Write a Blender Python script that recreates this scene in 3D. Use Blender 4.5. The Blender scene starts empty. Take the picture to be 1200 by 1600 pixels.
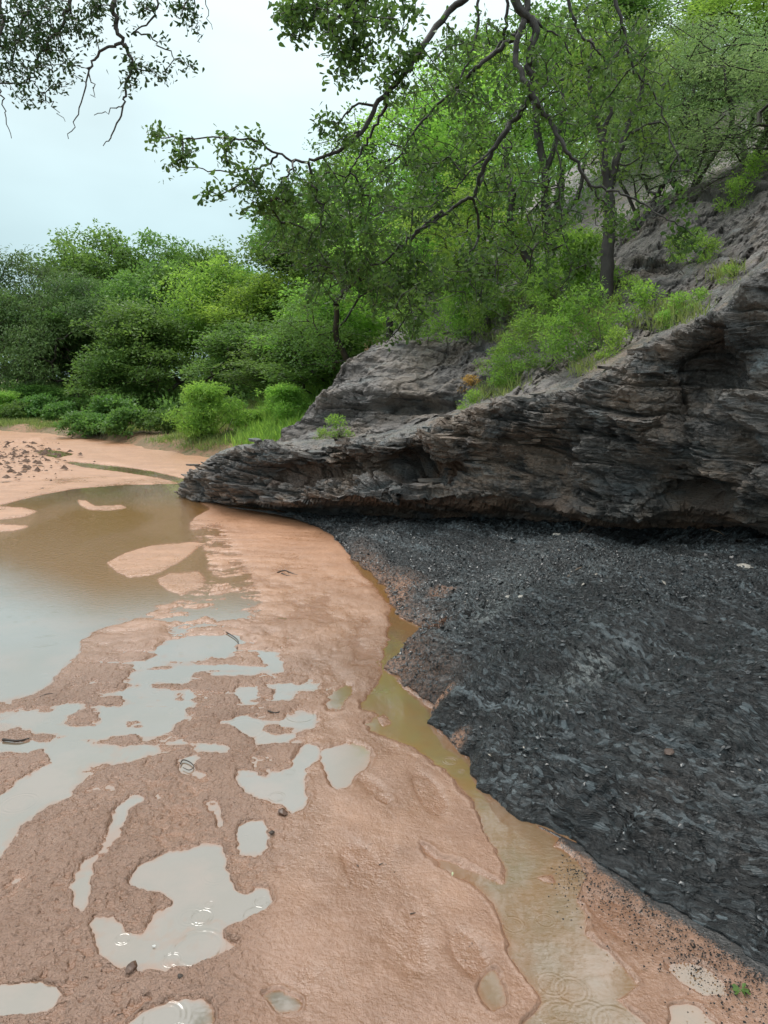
import bpy, math, random
import numpy as np
from mathutils import Vector, Matrix
random.seed(7)
R = math.radians
scene = bpy.context.scene
col = scene.collection

# ------------------------------------------------------------------ camera
PITCH = R(10.3); CAMH = 1.6; FPX = 1155.0
cam_d = bpy.data.cameras.new('camera'); cam = bpy.data.objects.new('camera', cam_d); col.objects.link(cam)
cam.location = (0, 0, CAMH); cam.rotation_euler = (R(90) - PITCH, 0, 0)
cam_d.sensor_fit = 'VERTICAL'; cam_d.sensor_height = 36.0; cam_d.sensor_width = 27.0
cam_d.lens = FPX / 1600 * 36.0
cam_d.clip_start = 0.05; cam_d.clip_end = 2000
scene.camera = cam

# ------------------------------------------------------------------ light: overcast, wet day
SUN_EL, SUN_AZ = R(58), R(-35)
w = bpy.data.worlds.new('World'); scene.world = w; w.use_nodes = True
nt = w.node_tree; nt.nodes.clear()
wo = nt.nodes.new('ShaderNodeOutputWorld')
bg1 = nt.nodes.new('ShaderNodeBackground'); bg2 = nt.nodes.new('ShaderNodeBackground')
sky = nt.nodes.new('ShaderNodeTexSky'); sky.sky_type = 'NISHITA'; sky.sun_disc = False
sky.sun_elevation = SUN_EL; sky.sun_rotation = SUN_AZ; sky.air_density = 1.0; sky.dust_density = 4.0
bg1.inputs['Strength'].default_value = 0.05
nt.links.new(sky.outputs[0], bg1.inputs['Color'])
tc = nt.nodes.new('ShaderNodeTexCoord'); sp = nt.nodes.new('ShaderNodeSeparateXYZ')
nt.links.new(tc.outputs['Generated'], sp.inputs[0])
ramp = nt.nodes.new('ShaderNodeValToRGB'); cr = ramp.color_ramp      # cloud deck: brighter towards the zenith
cr.elements[0].position = 0.0; cr.elements[0].color = (0.27, 0.37, 0.39, 1)
cr.elements[1].position = 1.0; cr.elements[1].color = (1.15, 1.12, 1.08, 1)
for p, c in ((0.08, (0.29, 0.405, 0.435)), (0.22, (0.37, 0.480, 0.505)), (0.42, (0.55, 0.650, 0.665)), (0.65, (0.92, 0.96, 0.96))):
    e = cr.elements.new(p); e.color = (*c, 1)
nt.links.new(sp.outputs['Z'], ramp.inputs[0])
cl = nt.nodes.new('ShaderNodeTexNoise'); cl.inputs['Scale'].default_value = 2.2; cl.inputs['Detail'].default_value = 4
cmap = nt.nodes.new('ShaderNodeMapping'); cmap.inputs['Scale'].default_value = (1, 1, 2.5)
nt.links.new(tc.outputs['Generated'], cmap.inputs[0]); nt.links.new(cmap.outputs[0], cl.inputs['Vector'])
mr = nt.nodes.new('ShaderNodeMapRange'); mr.inputs['From Min'].default_value = 0.3; mr.inputs['From Max'].default_value = 0.7
mr.inputs['To Min'].default_value = 0.86; mr.inputs['To Max'].default_value = 1.12
nt.links.new(cl.outputs['Fac'], mr.inputs[0]); nt.links.new(ramp.outputs[0], bg2.inputs['Color'])
SKYK = 1.15
mk = nt.nodes.new('ShaderNodeMath'); mk.operation = 'MULTIPLY'; mk.inputs[1].default_value = SKYK
nt.links.new(mr.outputs[0], mk.inputs[0]); nt.links.new(mk.outputs[0], bg2.inputs['Strength'])
mx = nt.nodes.new('ShaderNodeMixShader'); mx.inputs[0].default_value = 0.93
nt.links.new(bg1.outputs[0], mx.inputs[1]); nt.links.new(bg2.outputs[0], mx.inputs[2]); nt.links.new(mx.outputs[0], wo.inputs[0])

sd = bpy.data.lights.new('sun', 'SUN'); sd.energy = 0.9; sd.angle = R(25); sd.color = (1.0, 0.96, 0.9)
so = bpy.data.objects.new('sun', sd); col.objects.link(so)
sdir = Vector((math.sin(SUN_AZ) * math.cos(SUN_EL), math.cos(SUN_AZ) * math.cos(SUN_EL), math.sin(SUN_EL)))
so.rotation_euler = sdir.to_track_quat('Z', 'Y').to_euler(); so.location = (0, 0, 30)
scene.view_settings.view_transform = 'Standard'; scene.view_settings.look = 'None'
scene.view_settings.gamma = 1; scene.view_settings.use_curve_mapping = False
scene.view_settings.exposure = 0.75

# ------------------------------------------------------------------ numeric helpers
CP, SP_ = math.cos(PITCH), math.sin(PITCH)
def at_ground(px, py, z=0.0):
    u = (px - 600) / FPX; v = (800 - py) / FPX
    dy = CP + v * SP_; dz = -SP_ + v * CP
    t = (z - CAMH) / dz
    return np.array([u * t, dy * t, z])
def at(px, py, Y):
    u = (px - 600) / FPX; v = (800 - py) / FPX
    dy = CP + v * SP_; dz = -SP_ + v * CP
    t = Y / dy
    return np.array([u * t, Y, CAMH + dz * t])
def photo_px(x, y, z):
    z = z - CAMH
    f = y * CP - z * SP_; up = y * SP_ + z * CP
    f = np.maximum(f, 1e-3)
    return 600 + FPX * x / f, 800 - FPX * up / f

def _h(ix, iy, iz, seed):
    n = (ix.astype(np.uint32) * np.uint32(374761393) + iy.astype(np.uint32) * np.uint32(668265263)
         + iz.astype(np.uint32) * np.uint32(2147483647 & 1274126177) + np.uint32(seed * 974711 + 13))
    n = (n ^ (n >> np.uint32(13))) * np.uint32(1274126177)
    n = (n ^ (n >> np.uint32(16))) * np.uint32(2246822519)
    n = n ^ (n >> np.uint32(15))
    return (n & np.uint32(0xFFFFFF)).astype(np.float32) / np.float32(0xFFFFFF)
def vnoise(x, y, z=None, seed=0):
    """smooth value noise in -1..1"""
    x = np.asarray(x, np.float64); y = np.asarray(y, np.float64)
    z = np.zeros_like(x) if z is None else np.asarray(z, np.float64)
    fx, fy, fz = np.floor(x), np.floor(y), np.floor(z)
    ix, iy, iz = fx.astype(np.int64), fy.astype(np.int64), fz.astype(np.int64)
    tx, ty, tz = x - fx, y - fy, z - fz
    tx = tx * tx * (3 - 2 * tx); ty = ty * ty * (3 - 2 * ty); tz = tz * tz * (3 - 2 * tz)
    r = 0
    for a in (0, 1):
        for b in (0, 1):
            for c in (0, 1):
                r = r + _h(ix + a, iy + b, iz + c, seed) * (tx if a else 1 - tx) * (ty if b else 1 - ty) * (tz if c else 1 - tz)
    return r * 2 - 1
def fbm(x, y, z=None, octv=4, seed=0, gain=0.5):
    r = 0; a = 1.0; s = 0
    z = np.zeros_like(np.asarray(x, float)) if z is None else z
    for o in range(octv):
        r = r + a * vnoise(x, y, z, seed + o * 31); s += a; a *= gain
        x = x * 2.03 + 11.3; y = y * 2.03 + 5.7; z = z * 2.03 + 3.1
    return r / s
def sstep(a, b, x):
    t = np.clip((x - a) / (b - a), 0, 1); return t * t * (3 - 2 * t)
def blur(img, s):
    n = int(3 * s) + 1; k = np.exp(-0.5 * (np.arange(-n, n + 1) / s) ** 2); k /= k.sum()
    p = np.pad(img, ((n, n), (0, 0)), 'edge'); o = np.zeros_like(img)
    for i, kk in enumerate(k): o += kk * p[i:i + img.shape[0]]
    p = np.pad(o, ((0, 0), (n, n)), 'edge'); q = np.zeros_like(img)
    for i, kk in enumerate(k): q += kk * p[:, i:i + img.shape[1]]
    return q

# ------------------------------------------------------------------ mesh helpers
def mk(name, V, F, mat=None, parent=None, smooth=False, colr=None, attrs=None, link=True):
    V = np.asarray(V, np.float32).reshape(-1, 3); F = np.asarray(F, np.int32)
    k = F.shape[1]; me = bpy.data.meshes.new(name)
    me.vertices.add(len(V)); me.vertices.foreach_set('co', V.ravel())
    me.loops.add(F.size); me.loops.foreach_set('vertex_index', F.ravel())
    me.polygons.add(len(F)); me.polygons.foreach_set('loop_start', np.arange(0, F.size, k, dtype=np.int32))
    me.polygons.foreach_set('use_smooth', np.full(len(F), smooth, dtype=bool))
    me.update(calc_edges=True)
    if colr is not None:
        a = me.attributes.new('tint', 'FLOAT_COLOR', 'POINT')
        c = np.ones((len(V), 4), np.float32); c[:, :3] = colr; a.data.foreach_set('color', c.ravel())
    for n_, arr in (attrs or {}).items():
        a = me.attributes.new(n_, 'FLOAT', 'POINT'); a.data.foreach_set('value', np.asarray(arr, np.float32).ravel())
    if mat: me.materials.append(mat)
    if not link: return me
    return obj(name, me, parent)
def obj(name, me, parent=None):
    o = bpy.data.objects.new(name, me); col.objects.link(o)
    if parent: o.parent = parent
    return o
def tag(o, label=None, cat=None, group=None, kind=None):
    if label: o['label'] = label
    if cat: o['category'] = cat
    if group: o['group'] = group
    if kind: o['kind'] = kind
    return o
def thing(name, loc, label, cat, group=None):
    o = bpy.data.objects.new(name, None); col.objects.link(o); o.location = loc; o.empty_display_size = 0.2
    return tag(o, label, cat, group)
def copy_tree(o, parent=None):
    c = o.copy(); col.objects.link(c)
    if parent: c.parent = parent
    for ch in list(o.children): copy_tree(ch, c)
    return c
def grid_faces(nr, nc):
    i = np.arange(nr - 1)[:, None] * nc + np.arange(nc - 1)[None, :]
    return np.stack([i, i + 1, i + nc + 1, i + nc], -1).reshape(-1, 4)

# ------------------------------------------------------------------ materials
def nodes(name):
    m = bpy.data.materials.new(name); m.use_nodes = True; t = m.node_tree
    b = t.nodes['Principled BSDF']; return m, t, b
def N(t, typ, **kw):
    n = t.nodes.new(typ)
    for k, v in kw.items():
        if k in n.inputs: n.inputs[k].default_value = v
        else: setattr(n, k, v)
    return n
def L(t, a, b): t.links.new(a, b)
def noise(t, vec, scale, detail=4, rough=0.55, typ=None):
    n = N(t, 'ShaderNodeTexNoise', Scale=scale, Detail=detail, Roughness=rough)
    if vec is not None: L(t, vec, n.inputs['Vector'])
    return n.outputs['Fac']
def mapr(t, v, a, b, c, d):
    n = N(t, 'ShaderNodeMapRange'); n.inputs['From Min'].default_value = a; n.inputs['From Max'].default_value = b
    n.inputs['To Min'].default_value = c; n.inputs['To Max'].default_value = d; L(t, v, n.inputs[0]); return n.outputs[0]
def mixc(t, f, a, b):
    n = N(t, 'ShaderNodeMix', data_type='RGBA')
    for s, v in ((n.inputs[0], f), (n.inputs[6], a), (n.inputs[7], b)):
        if isinstance(v, (tuple, float, int)): s.default_value = v if not isinstance(v, tuple) else (*v[:3], 1)
        else: L(t, v, s)
    return n.outputs[2]
def math_(t, op, a, b=None):
    n = N(t, 'ShaderNodeMath', operation=op)
    for i, v in enumerate((a, b)):
        if v is None: continue
        if isinstance(v, (float, int)): n.inputs[i].default_value = v
        else: L(t, v, n.inputs[i])
    return n.outputs[0]
def bump(t, h, strength, dist, prev=None):
    n = N(t, 'ShaderNodeBump', Strength=strength, Distance=dist); L(t, h, n.inputs['Height'])
    if prev is not None: L(t, prev, n.inputs['Normal'])
    return n.outputs[0]
def pos(t, scale=None, rot=None):
    g = N(t, 'ShaderNodeNewGeometry'); v = g.outputs['Position']
    if scale or rot:
        m = N(t, 'ShaderNodeMapping'); L(t, v, m.inputs[0])
        if scale: m.inputs['Scale'].default_value = scale
        if rot: m.inputs['Rotation'].default_value = rot
        v = m.outputs[0]
    return v
def attr(t, name):
    a = N(t, 'ShaderNodeAttribute'); a.attribute_name = name; return a

def mat_sand():
    m, t, b = nodes('sand'); P = pos(t)
    h = attr(t, 'height').outputs['Fac']; g = attr(t, 'grit').outputs['Fac']
    c = mixc(t, mapr(t, noise(t, P, 1.7, 6), 0.35, 0.65, 0, 1), (0.262, 0.146, 0.092), (0.175, 0.094, 0.058))
    c = mixc(t, mapr(t, noise(t, pos(t, (1, .6, 1)), 4.5, 6, .65), 0.42, 0.66, 0, 0.6), c, (0.35, 0.205, 0.135))
    c = mixc(t, mapr(t, noise(t, pos(t, (1, .7, 1), (0, 0, R(25))), 1.1, 7, .7), 0.46, 0.56, 0, 0.7), c, (0.180, 0.093, 0.052))
    c = mixc(t, mapr(t, noise(t, P, 60, 3), 0.45, 0.75, 0, 0.5), c, (0.33, 0.20, 0.145))
    dark = mapr(t, noise(t, P, 170, 2), 0.66, 0.72, 0, 0.65)                # dark coal specks in the sand
    c = mixc(t, math_(t, 'MULTIPLY', dark, mapr(t, noise(t, P, 3, 3), 0.45, 0.62, 0, 1)), c, (0.06, 0.045, 0.04))
    c = mixc(t, math_(t, 'MULTIPLY', g, mapr(t, noise(t, P, 2.2, 4), 0.35, 0.6, 0.35, 0.9)), c, (0.30, 0.188, 0.138))
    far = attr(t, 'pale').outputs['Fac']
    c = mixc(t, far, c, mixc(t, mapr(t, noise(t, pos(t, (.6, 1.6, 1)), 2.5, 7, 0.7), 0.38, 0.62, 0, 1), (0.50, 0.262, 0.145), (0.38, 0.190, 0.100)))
    cw = mixc(t, mapr(t, h, -0.002, 0.003, 0.8, 0), c, (0.20, 0.085, 0.04))
    coal = attr(t, 'coal').outputs['Fac']
    cw = mixc(t, mapr(t, math_(t, 'ADD', noise(t, P, 230, 4, 0.7), math_(t, 'MULTIPLY', math_(t, 'ADD', coal, math_(t, 'MULTIPLY', math_(t, 'SUBTRACT', noise(t, P, 12, 4), 0.5), 0.9)), 0.52)), 0.80, 0.88, 0, 1), cw, (0.03, 0.03, 0.03))
    L(t, cw, b.inputs['Base Color'])
    r = mapr(t, h, 0.0, 0.010, 0.12, 0.40); r2 = math_(t, 'ADD', r, mapr(t, noise(t, P, 25, 3), 0.3, 0.7, -0.06, 0.1))
    L(t, r2, b.inputs['Roughness']); b.inputs['IOR'].default_value = 1.62
    lump = N(t, 'ShaderNodeTexVoronoi', Scale=58.0, feature='SMOOTH_F1'); L(t, P, lump.inputs['Vector'])
    hh = math_(t, 'ADD', math_(t, 'MULTIPLY', noise(t, P, 95, 3, 0.6), 1.0), math_(t, 'MULTIPLY', lump.outputs['Distance'], -0.5))
    hh = math_(t, 'MULTIPLY', hh, g)
    n1 = bump(t, hh, 1.0, 0.020)
    n2 = bump(t, noise(t, P, 105, 3, 0.6), 0.55, 0.006, n1)
    n3 = bump(t, noise(t, P, 14, 5, 0.65), 0.45, 0.025, n2)
    L(t, n3, b.inputs['Normal'])
    return m

def mat_water():
    m, t, b = nodes('silty_water'); P = pos(t)
    d = attr(t, 'depth').outputs['Fac']; ol = attr(t, 'olive').outputs['Fac']
    c = mixc(t, mapr(t, noise(t, P, 1.3, 3), 0.35, 0.65, 0, 1), (0.175, 0.155, 0.128), (0.16, 0.135, 0.098))
    c = mixc(t, mapr(t, noise(t, P, 3.1, 5, 0.6), 0.48, 0.62, 0, 0.55), c, (0.22, 0.160, 0.120))
    c = mixc(t, ol, c, mixc(t, mapr(t, noise(t, P, 6, 4), 0.4, 0.6, 0, 1), (0.185, 0.126, 0.072), (0.215, 0.122, 0.060)))
    brn = attr(t, 'brown').outputs['Fac']; c = mixc(t, brn, c, (0.180, 0.095, 0.032))
    L(t, mapr(t, brn, 0, 1, 1.95, 1.27), b.inputs['IOR'])
    c = mixc(t, mapr(t, d, 0.0, 0.0045, 0.95, 0), c, (0.215, 0.108, 0.052))
    L(t, c, b.inputs['Base Color'])
    b.inputs['Roughness'].default_value = 0.045; L(t, mapr(t, brn, 0, 1, 0.9, 0.0), b.inputs['Coat Weight']); b.inputs['Coat Roughness'].default_value = 0.03
    # rings left by single raindrops: (x, y, radius) on the water
    prev = None; hs = None
    rings = RINGS
    sx = N(t, 'ShaderNodeSeparateXYZ'); L(t, P, sx.inputs[0])
    for (x, y, rad) in rings:
        vd = N(t, 'ShaderNodeVectorMath', operation='DISTANCE'); L(t, P, vd.inputs[0]); vd.inputs[1].default_value = (x, y, 0)
        dd = math_(t, 'SUBTRACT', vd.outputs['Value'], rad)
        win = math_(t, 'EXPONENT', math_(t, 'MULTIPLY', math_(t, 'POWER', math_(t, 'ABSOLUTE', math_(t, 'DIVIDE', dd, 0.28 * rad)), 2.0), -1.0))
        s = math_(t, 'MULTIPLY', math_(t, 'SINE', math_(t, 'MULTIPLY', dd, 2 * math.pi / (0.22 * rad + 0.004))), win)
        hs = s if hs is None else math_(t, 'ADD', hs, s)
    n0 = bump(t, hs, 0.7, 0.00045)
    # random drop rings everywhere
    for k, (sc, seed) in enumerate(((5.5, 0.0), (9.0, 3.7))):
        mp = N(t, 'ShaderNodeMapping'); mp.inputs['Location'].default_value = (seed, seed * 2, 0); L(t, P, mp.inputs[0])
        vo = N(t, 'ShaderNodeTexVoronoi', Scale=sc, voronoi_dimensions='2D', Randomness=1.0); L(t, mp.outputs[0], vo.inputs['Vector'])
        dist = vo.outputs['Distance']; sc_ = N(t, 'ShaderNodeSeparateColor'); L(t, vo.outputs['Color'], sc_.inputs[0])
        rad = mapr(t, sc_.outputs[0], 0, 1, 0.04, 0.22)
        win = math_(t, 'EXPONENT', math_(t, 'MULTIPLY', math_(t, 'POWER', math_(t, 'ABSOLUTE', math_(t, 'DIVIDE', math_(t, 'SUBTRACT', dist, rad), 0.07)), 2.0), -1.0))
        on = mapr(t, sc_.outputs[1], 0.80, 0.82, 0, 1)
        s = math_(t, 'MULTIPLY', math_(t, 'MULTIPLY', math_(t, 'SINE', math_(t, 'MULTIPLY', dist, 95.0)), win), on)
        n0 = bump(t, s, 0.4, 0.0004, n0)
    rip = attr(t, 'ripple').outputs['Fac']
    P2 = pos(t, (1, 1.7, 1))
    rr = math_(t, 'MULTIPLY', noise(t, P2, 26, 3, 0.6), rip)
    n1 = bump(t, rr, 0.6, 0.012, n0)
    n2 = bump(t, noise(t, P, 9, 2), 0.12, 0.004, n1)
    L(t, n2, b.inputs['Normal'])
    return m

def mat_rock(name, base, alt, brown, rough=0.42, fine=1.0):
    m, t, b = nodes(name); P = pos(t); PS = pos(t, (1, 1, 6), (R(4), R(-6), 0)); PT = pos(t, (1.5, 1.5, 22), (R(4), R(-6), 0))
    c = mixc(t, mapr(t, noise(t, PS, 1.6, 6, 0.65), 0.35, 0.68, 0, 1), base, alt)
    c = mixc(t, mapr(t, noise(t, P, 1.3, 6, 0.65), 0.48, 0.60, 0, 0.85), c, brown)
    c = mixc(t, mapr(t, noise(t, PT, 2.0, 5, 0.7), 0.52, 0.70, 0, 0.6), c, tuple(x * 1.9 for x in base))
    c = mixc(t, mapr(t, noise(t, P, 120, 3, 0.6), 0.58, 0.72, 0, 0.5), c, tuple(x * 2.2 for x in base))
    c = mixc(t, mapr(t, noise(t, P, 2.6, 6, 0.7), 0.49, 0.38, 0, 0.75), c, tuple(x * 0.42 for x in base))
    c = mixc(t, mapr(t, noise(t, pos(t, (1, 1, 3.0)), 1.9, 5, 0.6), 0.57, 0.70, 0, 0.7), c, tuple(x * k for x, k in zip(base, (1.65, 1.95, 2.05))))
    pt = attr(t, 'patch'); c = mixc(t, pt.outputs['Fac'], c, (0.25, 0.145, 0.092))
    L(t, c, b.inputs['Base Color'])
    L(t, mapr(t, noise(t, P, 8, 5, 0.6), 0.35, 0.65, rough - 0.12, rough + 0.2), b.inputs['Roughness'])
    n1 = bump(t, math_(t, 'ADD', math_(t, 'MULTIPLY', noise(t, PT, 5.0, 6, 0.7), 0.45), noise(t, pos(t, (1, 1, 2.2)), 16, 6, 0.72)), 0.9, 0.045 * fine)
    v = N(t, 'ShaderNodeTexVoronoi', Scale=34.0); vm = pos(t, (1, 1, 3.0)); L(t, vm, v.inputs['Vector'])
    n2 = bump(t, v.outputs['Distance'], 0.6, 0.02 * fine, n1)
    n3 = bump(t, noise(t, P, 110, 4, 0.7), 0.7, 0.008 * fine, n2)
    L(t, n3, b.inputs['Normal'])
    return m

def mat_slope():
    m, t, b = nodes('coal_shale'); P = pos(t)
    cb = N(t, 'ShaderNodeCombineXYZ'); L(t, attr(t, 'along').outputs['Fac'], cb.inputs[0]); L(t, attr(t, 'bed').outputs['Fac'], cb.inputs[1]); PB = cb.outputs[0]
    gv = attr(t, 'gravel').outputs['Fac']
    c = mixc(t, mapr(t, noise(t, PB, 1.5, 7, 0.7), 0.42, 0.58, 0, 1), (0.010, 0.012, 0.013), (0.026, 0.031, 0.034))
    st = mapr(t, noise(t, PB, 4.5, 9, 0.8), 0.52, 0.60, 0, 0.85)
    c = mixc(t, st, c, (0.070, 0.085, 0.094))
    gl = mapr(t, noise(t, PB, 1.3, 8, 0.72), 0.53, 0.60, 0, 0.8)
    c = mixc(t, gl, c, mixc(t, noise(t, P, 60, 3), (0.05, 0.062, 0.070), (0.21, 0.25, 0.27)))  # light streaks carry the blue-grey wet sheen in their colour
    pl = math_(t, 'MULTIPLY', attr(t, 'pale').outputs['Fac'], mapr(t, noise(t, P, 26, 6, 0.75), 0.42, 0.56, 0.05, 1))
    c = mixc(t, pl, c, (0.27, 0.29, 0.285))
    vo = N(t, 'ShaderNodeTexVoronoi', Scale=85.0); L(t, P, vo.inputs['Vector'])
    sc = N(t, 'ShaderNodeSeparateColor'); L(t, vo.outputs['Color'], sc.inputs[0])
    v2 = N(t, 'ShaderNodeTexVoronoi', Scale=150.0); L(t, P, v2.inputs['Vector']); s2 = N(t, 'ShaderNodeSeparateColor'); L(t, v2.outputs['Color'], s2.inputs[0])
    c = mixc(t, math_(t, 'MULTIPLY', gv, mapr(t, sc.outputs[0], 0.70, 0.97, 0, 0.75)), c, (0.12, 0.14, 0.15))
    c = mixc(t, math_(t, 'MULTIPLY', gv, mapr(t, s2.outputs[0], 0.84, 0.98, 0, 0.9)), c, (0.23, 0.26, 0.27))  # bright cells: wet glints on the gravel painted as pale specks
    c = mixc(t, mapr(t, noise(t, P, 1.4, 4), 0.60, 0.70, 0, 0.4), c, (0.060, 0.045, 0.038))
    c4 = N(t, 'ShaderNodeCombineXYZ'); L(t, math_(t, 'MULTIPLY', attr(t, 'along').outputs['Fac'], 2.6), c4.inputs[0]); L(t, attr(t, 'bed').outputs['Fac'], c4.inputs[1])
    wv = N(t, 'ShaderNodeVectorMath', operation='ADD'); L(t, c4.outputs[0], wv.inputs[0]); wn = N(t, 'ShaderNodeTexNoise', Scale=2.0, Detail=2.0); L(t, P, wn.inputs['Vector']); ws = N(t, 'ShaderNodeVectorMath', operation='SCALE'); ws.inputs['Scale'].default_value = 0.35; L(t, wn.outputs['Color'], ws.inputs[0]); L(t, ws.outputs[0], wv.inputs[1])
    v3 = N(t, 'ShaderNodeTexVoronoi', Scale=17.0, Randomness=1.0, voronoi_dimensions='2D'); L(t, wv.outputs[0], v3.inputs['Vector']); s3 = N(t, 'ShaderNodeSeparateColor'); L(t, v3.outputs['Color'], s3.inputs[0])
    zone = mapr(t, noise(t, PB, 0.9, 6, 0.7), 0.40, 0.60, 0.15, 1)
    c = mixc(t, math_(t, 'MULTIPLY', zone, mapr(t, s3.outputs[0], 0.74, 0.96, 0, 1)), c, (0.125, 0.152, 0.165))  # light shards: shine of wet plate faces put into the colour
    c = mixc(t, mapr(t, s3.outputs[1], 0.55, 0.68, 0, 0.85), c, (0.005, 0.006, 0.007))
    c = mixc(t, mapr(t, noise(t, PB, 0.55, 5, 0.65), 0.50, 0.42, 0, 0.7), c, (0.009, 0.010, 0.011))
    sd_ = attr(t, 'sandy').outputs['Fac']
    c = mixc(t, math_(t, 'MULTIPLY', sd_, mapr(t, noise(t, P, 70, 4), 0.38, 0.55, 0, 1)), c, (0.36, 0.20, 0.13))
    L(t, c, b.inputs['Base Color'])
    L(t, mapr(t, s3.outputs[2], 0, 1, 0.12, 0.50), b.inputs['Roughness']); b.inputs['IOR'].default_value = 1.48
    PW = PB
    n0 = bump(t, math_(t, 'ADD', noise(t, PW, 9.0, 5, 0.7), math_(t, 'MULTIPLY', s3.outputs[2], 0.5)), 0.9, 0.028)
    n1 = bump(t, math_(t, 'MULTIPLY', gv, math_(t, 'ADD', sc.outputs[2], math_(t, 'MULTIPLY', s2.outputs[2], 0.5))), 0.5, 0.007, n0)
    n2 = bump(t, noise(t, P, 190, 3, 0.6), 0.2, 0.003, n1)
    L(t, n2, b.inputs['Normal'])
    return m

def mat_leaf(name, ca, cb, trans=0.45, rough=0.45, spec=0.32):
    m, t, b = nodes(name)
    a = attr(t, 'tint'); oi = N(t, 'ShaderNodeObjectInfo')
    s = N(t, 'ShaderNodeSeparateColor'); L(t, a.outputs['Color'], s.inputs[0])
    c = mixc(t, s.outputs[0], ca, cb)
    c2 = N(t, 'ShaderNodeHueSaturation'); L(t, c, c2.inputs['Color'])
    L(t, mapr(t, oi.outputs['Random'], 0, 1, 0.502, 0.528), c2.inputs['Hue'])
    L(t, math_(t, 'MULTIPLY', mapr(t, oi.outputs['Random'], 0, 1, 0.85, 1.15), mapr(t, s.outputs[1], 0, 1, 0.6, 1.4)), c2.inputs['Value'])
    cc = c2.outputs[0]
    L(t, cc, b.inputs['Base Color']); b.inputs['Roughness'].default_value = rough
    b.inputs['Specular IOR Level'].default_value = spec
    tr = N(t, 'ShaderNodeBsdfTranslucent')
    h2 = N(t, 'ShaderNodeHueSaturation', Hue=0.488, Saturation=1.1, Value=1.7); L(t, cc, h2.inputs['Color']); L(t, h2.outputs[0], tr.inputs['Color'])
    ms = N(t, 'ShaderNodeMixShader'); ms.inputs[0].default_value = trans
    L(t, b.outputs[0], ms.inputs[1]); L(t, tr.outputs[0], ms.inputs[2])
    L(t, ms.outputs[0], t.nodes['Material Output'].inputs['Surface'])
    return m
def mat_bark(name, ca, cb):
    m, t, b = nodes(name); P = pos(t)
    c = mixc(t, mapr(t, noise(t, P, 9, 5, 0.6), 0.35, 0.65, 0, 1), ca, cb)
    L(t, c, b.inputs['Base Color']); b.inputs['Roughness'].default_value = 0.6
    L(t, bump(t, noise(t, pos(t, (1, 1, 0.3)), 60, 4), 0.8, 0.01), b.inputs['Normal'])
    return m
def mat_ground(name, ca, cb, cc, sc=1.0):
    m, t, b = nodes(name); P = pos(t)
    c = mixc(t, mapr(t, noise(t, P, 0.9 * sc, 6, 0.6), 0.42, 0.6, 0, 1), ca, cb)
    c = mixc(t, mapr(t, noise(t, P, 9 * sc, 5, 0.65), 0.5, 0.65, 0, 1), c, cc)
    L(t, c, b.inputs['Base Color']); b.inputs['Roughness'].default_value = 0.75
    L(t, bump(t, noise(t, P, 22, 5, 0.7), 0.9, 0.06), b.inputs['Normal'])
    return m
def mat_plain(name, c, rough=0.6):
    m, t, b = nodes(name); P = pos(t)
    cc = mixc(t, mapr(t, noise(t, P, 40, 4), 0.35, 0.65, 0, 1), c, tuple(x * 0.6 for x in c))
    L(t, cc, b.inputs['Base Color']); b.inputs['Roughness'].default_value = rough
    return m

def gp(px, py): p = at_ground(px, py); return (p[0], p[1])
RINGS = [(*gp(618, 1440 + 0), 0.0)]
RINGS = [(*gp(x, y), r) for x, y, r in (
    (310, 1483, 0.07), (315, 1433, 0.03), (192, 1467, 0.02), (70, 1002, 0.10), (30, 1255, 0.06), (432, 1245, 0.03),
    (802, 1445, 0.03), (852, 1438, 0.025), (862, 1538, 0.035), (893, 1547, 0.04), (878, 1592, 0.055), (922, 1588, 0.045),
    (960, 1600, 0.05), (255, 1590, 0.05), (730, 1117, 0.04), (470, 1118, 0.07), (380, 1140, 0.10))]

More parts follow.
